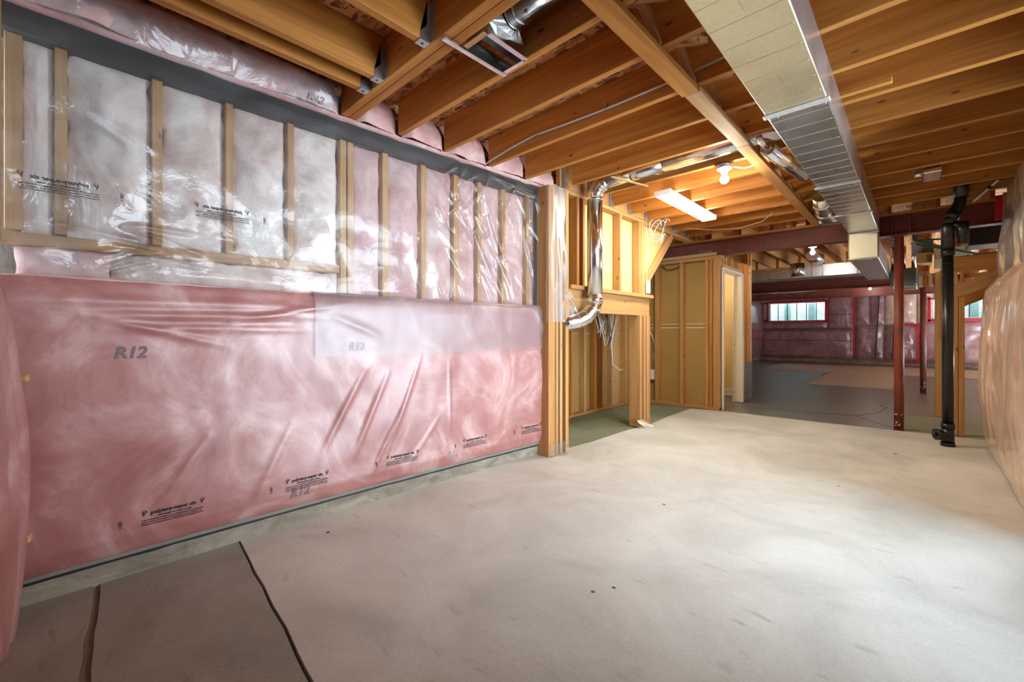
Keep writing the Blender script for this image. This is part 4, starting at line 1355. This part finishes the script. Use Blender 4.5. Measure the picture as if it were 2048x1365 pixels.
for k in range(7):
    ya, yb = rc.uniform(4.25, 4.62), rc.uniform(4.3, 4.68)
    zl = rc.uniform(0.90, 1.15)
    xo = -2.62 - 0.03 * k
    pts = [Vector((xo + 0.02 * math.sin(i), ya + (yb - ya) * i / 8, 1.34 - (1.34 - zl) * math.sin(PI * i / 8))) for i in range(9)]
    tube('cable', pts, 0.0052, CABLEB if k % 4 == 0 else CABLE, t, 6)
tube('cable', [(-2.6, 4.55, 1.34), (-2.6, 4.42, 1.0), (-2.61, 4.46, 0.75), (-2.63, 4.66, 0.66), (-2.64, 4.8, 0.67)], 0.0052, CABLE, t, 6)
t = thing('white_cable', (-1.0, 3.8, 2.5), 'short white cable curling from the bulb holder to a joist', 'cable')
tube('cable', [(-1.09, 3.79, 2.486), (-1.02, 3.80, 2.46), (-0.96, 3.79, 2.455), (-0.93, 3.77, 2.48), (-0.95, 3.74, 2.52)], 0.006, CABLE, t, 6)
t = thing('white_cable', (-1.9, 5.9, 2.45), 'slack white cable hanging under the joists before the steel beam', 'cable')
tube('cable', [(-2.2, 5.62, 2.49), (-1.9, 5.75, 2.44), (-1.6, 5.78, 2.42), (-1.35, 5.75, 2.45), (-1.2, 5.6, 2.498)], 0.005, CABLE, t, 6)

# ------------------------------------------------------------------ black drain pipe
t = thing('drain_pipe', (0.217, 6.02, 0.0), 'black plastic drain pipe with cleanout standing on the pale floor', 'pipe')
px, py, pr = 0.217, 6.02, 0.042
tube('pipe', [(px, py, 0.19), (px, py, 2.0)], pr, ABS, t, 24)
tube('hub', [(px, py, 0.175), (px, py, 0.225)], pr + 0.010, ABS, t, 24)
tube('tee', [(px, py, 0.03), (px, py, 0.18)], pr + 0.006, ABS, t, 24)
tube('hub', [(px, py, 0.0), (px, py, 0.035)], pr + 0.012, ABS, t, 24)
cdv = Vector((-0.86, -0.5, 0)).normalized()
c0 = Vector((px, py, 0.11))
tube('cleanout', [c0, c0 + cdv * 0.085], pr + 0.004, ABS, t, 24)
tube('hub', [c0 + cdv * 0.07, c0 + cdv * 0.10], pr + 0.013, ABS, t, 24)
tube('plug', [c0 + cdv * 0.10, c0 + cdv * 0.118], 0.022, ABS, t, 4)
for z in (1.60, 1.66, 1.80):
    tube('coupling_ring', [(px, py, z), (px, py, z + 0.006)], pr + 0.002, ABS, t, 24)
tube('hub', [(px, py, 1.88), (px, py, 1.95)], pr + 0.009, ABS, t, 24)
tube('wye', [(px, py, 1.94), (px, py, 2.16), (px + 0.005, py, 2.20)], pr + 0.008, ABS, t, 24)
tube('offset_bend', [(px, py, 2.17), (px + 0.012, py, 2.24), (px + 0.06, py, 2.33), (px + 0.085, py, 2.40), (px + 0.09, py, 2.46)], pr + 0.004, ABS, t, 24)
tube('hub', [(px + 0.02, py, 2.25), (px + 0.05, py, 2.31)], pr + 0.013, ABS, t, 24)
tube('upper_pipe', [(px + 0.09, py, 2.44), (px + 0.09, py, 2.73)], pr + 0.012, ABS, t, 24)
tube('branch', [(px + 0.015, py, 2.20), (px + 0.075, py, 2.17), (px + 0.10, py, 2.10), (px + 0.10, py, 1.99)], pr - 0.006, ABS, t, 24)
tube('branch_hub', [(px + 0.10, py, 2.06), (px + 0.10, py, 2.20)], pr + 0.002, ABS, t, 24)
t = thing('white_pipe', (0.5, 6.0, 2.45), 'thin white pipe sloping up beside the black drain pipe to the wall', 'pipe')
tube('pipe', [(0.40, 6.2, 2.42), (0.50, 6.1, 2.51), (0.56, 6.0, 2.56)], 0.011, WHITE, t, 10)
tube('coupling', [(0.495, 6.105, 2.505), (0.515, 6.08, 2.522)], 0.016, ABS, t, 10)
tube('coupling', [(0.555, 6.005, 2.545), (0.555, 6.005, 2.575)], 0.016, ABS, t, 10)
tube('pipe', [(0.555, 6.005, 2.57), (0.555, 6.005, 2.70)], 0.011, WHITE, t, 10)
t = thing('joist_box', (0.1, 5.2, 2.52), 'small galvanised boot between the joists left of the drain pipe top', 'box')
box('boot', 0.03, 0.15, 4.98, 5.28, 2.46, 2.56, GALVD, t, 0.008)
tube('collar', [(-0.02, 5.14, 2.51), (0.03, 5.14, 2.51)], 0.03, GALVD, t, 14)

# ------------------------------------------------------------------ framing right of the drain pipe
t = thing('stair_framing', (0.32, 6.75, 0.0), 'orange lumber framing with doubled post and rising stringer behind the drain pipe', 'framing')
for x, wd in ((0.300, 0.036), (0.344, 0.045)):
    board('post', (x, 6.70, 0.0), (x, 6.70, 1.50), wd, 0.09, STUD, t, side=(1, 0, 0))
board('stringer', (0.26, 6.69, 1.55), (0.72, 6.69, 1.765), 0.04, 0.13, STUD, t, side=(0, 1, 0))
board('brace', (0.26, 6.95, 1.42), (0.85, 6.95, 1.72), 0.04, 0.12, JOIST, t, side=(0, 1, 0))
for x in (0.31, 0.355):
    board('short_stud', (x, 6.86, 1.66), (x, 6.86, 1.80), 0.03, 0.08, STUD, t, side=(1, 0, 0))
board('rail', (0.25, 6.86, 1.875), (0.80, 6.86, 1.895), 0.04, 0.17, JOIST, t)
board('rail', (0.25, 6.90, 1.745), (0.80, 6.90, 1.765), 0.04, 0.05, JOIST, t)
board('wall_stud', (0.70, 6.75, 0.0), (0.70, 6.75, 2.5), 0.09, 0.04, STUD, t, side=(1, 0, 0))
t = thing('lone_post', (0.212, 8.12, 0.0), 'single orange stud standing on the floor left of the drain pipe', 'post')
board('post', (0.205, 8.12, 0.0), (0.205, 8.12, 1.93), 0.075, 0.04, STUD, t, side=(1, 0, 0))
box('edge_strip', 0.238, 0.262, 8.09, 8.15, 1.0, 1.95, BOARDW, t, 0.003)
# stored boards and duct pieces on the framing
t = thing('lumber_pile', (0.15, 8.6, 1.85), 'stack of reddish boards lying on the framing above the lone post', 'lumber')
for k in range(5):
    board('plank', (0.03 + 0.05 * k, 8.17, 1.82 + 0.012 * (k % 2)), (0.02 + 0.05 * k, 8.95, 1.93), 0.045, 0.15, JOIST if k % 2 else BOARDW, t)
t = thing('board_box', (0.38, 8.2, 2.1), 'pale beige boxed boards stored high behind the drain pipe', 'box')
box('carton', 0.17, 0.50, 8.0, 8.35, 2.02, 2.24, BOARDW, t, 0.006)
box('carton_flap', 0.16, 0.30, 7.98, 8.0, 1.96, 2.10, BOARDW, t, 0.004)
t = thing('filter_carton', (0.05, 8.1, 2.1), 'yellow cardboard carton stored high left of the drain pipe', 'box')
box('carton', -0.01, 0.14, 8.0, 8.3, 2.06, 2.20, CARD, t, 0.006)
for k in range(4):
    box('slot', 0.09, 0.142, 7.995, 8.0, 2.08 + 0.025 * k, 2.09 + 0.025 * k, DARK, t, 0)
t = thing('duct_offcut', (0.03, 8.25, 2.3), 'grey offcut of round duct above the yellow carton', 'duct')
tube('pipe', [(-0.06, 8.25, 2.30), (0.16, 8.25, 2.31)], 0.10, plain('dull_zinc', (0.30, 0.29, 0.31), 0.6), t, 20)
for k, (p0, p1) in enumerate((((-0.03, 7.4, 2.28), (0.62, 7.3, 1.98)), ((0.0, 7.5, 2.24), (0.60, 7.4, 2.02)), ((-0.02, 7.45, 2.29), (0.30, 7.4, 2.26)))):
    t = thing('green_pipe', p0, ('dark green pipe sloping down behind the drain pipe, upper of two', 'dark green pipe sloping down behind the drain pipe, lower of two', 'short green pipe lying level behind the drain pipe')[k], 'pipe')
    tube('pipe', [(p0[0] - 0.01, p0[1], 2.735), (p0[0] - 0.01, p0[1], p0[2] + 0.02), p0, p1], 0.012, GREENP, t, 10)
t = thing('blue_trim', (0.3, 7.2, 1.99), 'dark blue edged board lying over the framing', 'board')
board('plank', (0.24, 7.2, 1.995), (0.85, 7.2, 2.035), 0.05, 0.015, BLUEP, t)
t = thing('black_duct', (0.6, 7.5, 2.15), 'dark black duct box up in the corner right of the drain pipe', 'duct')
box('duct_box', 0.44, 0.82, 7.45, 7.9, 2.16, 2.48, ABS, t, 0.01)
box('duct_collar', 0.40, 0.44, 7.55, 7.8, 2.22, 2.42, HANG, t, 0.006)
t = thing('furnace', (-0.3, 9.3, 0), 'dark green furnace plenum behind the thick red column', 'furnace')
box('plenum', -0.315, -0.005, 9.0, 9.35, 1.86, 2.12, plain('plenum_green', (0.10, 0.14, 0.12), 0.4), t, 0.01)
box('plenum_foot', -0.30, 0.0, 9.05, 9.3, 1.80, 1.86, GALV, t, 0.01)
for k in range(3):
    tube('riser', [(-0.28 + 0.12 * k, 9.15, 2.12), (-0.28 + 0.12 * k, 9.15, 2.49)], 0.03, GALVD, t, 12)

# ------------------------------------------------------------------ far duct run and floor sheets
t = thing('cross_duct', (-2.0, 9.5, 2.14), 'wide galvanised duct crossing the far room below the ceiling', 'duct')
xs = [-4.4, -3.2, -2.35, -1.50, -0.63]
for a, b in zip(xs[:-1], xs[1:]):
    box('duct_section', a + 0.002, b - 0.002, 9.5, 9.95, 2.145, 2.36, GALV, t, 0.004)
for k in range(14):
    x = -2.9 + 0.165 * k
    board('stiffening_bead', (x, 9.498, 2.15), (x, 9.498, 2.355), 0.012, 0.008, GALVD, t, side=(1, 0, 0), bev=0)
tube('takeoff', [(-1.62, 9.42, 2.16), (-1.62, 9.42, 2.40)], 0.11, GALVD, t, 18)
tube('takeoff', [(-1.33, 9.0, 2.47), (-1.30, 9.4, 2.43)], 0.10, GALV, t, 18)
t = thing('far_duct', (-2.9, 12.5, 2.1), 'shiny low duct run hanging beyond the second beam', 'duct')
box('duct_section', -4.4, -1.75, 12.0, 12.4, 2.10, 2.22, GALVD, t, 0.004)
for x in (-4.2, -3.0, -1.9):
    box('hanger_strap', x - 0.015, x + 0.015, 11.998, 12.0, 2.10, 2.735, HANG, t, 0)
tube('elbow', [(-4.0, 12.2, 2.1), (-3.7, 11.9, 1.98), (-3.5, 11.6, 1.95)], 0.10, GALV, t, 16)
for a, lab, c in (((-3.48, -1.78, 14.65, 18.0), 'pale floor sheet lying at the left below the far window', 0), ((-1.74, -0.36, 11.15, 18.2), 'long pale floor sheet reaching forward in the far room', 0.004), ((-0.34, 1.9, 15.0, 18.3), 'pale floor sheet at the right beyond the columns', 0)):
    o = box('floor_sheet', a[0], a[1], a[2], a[3], -0.0098, 0.006 + c, SHEETG, None, 0.002)
    tag(o, lab, 'sheet', 'pale sheets on the far floor')
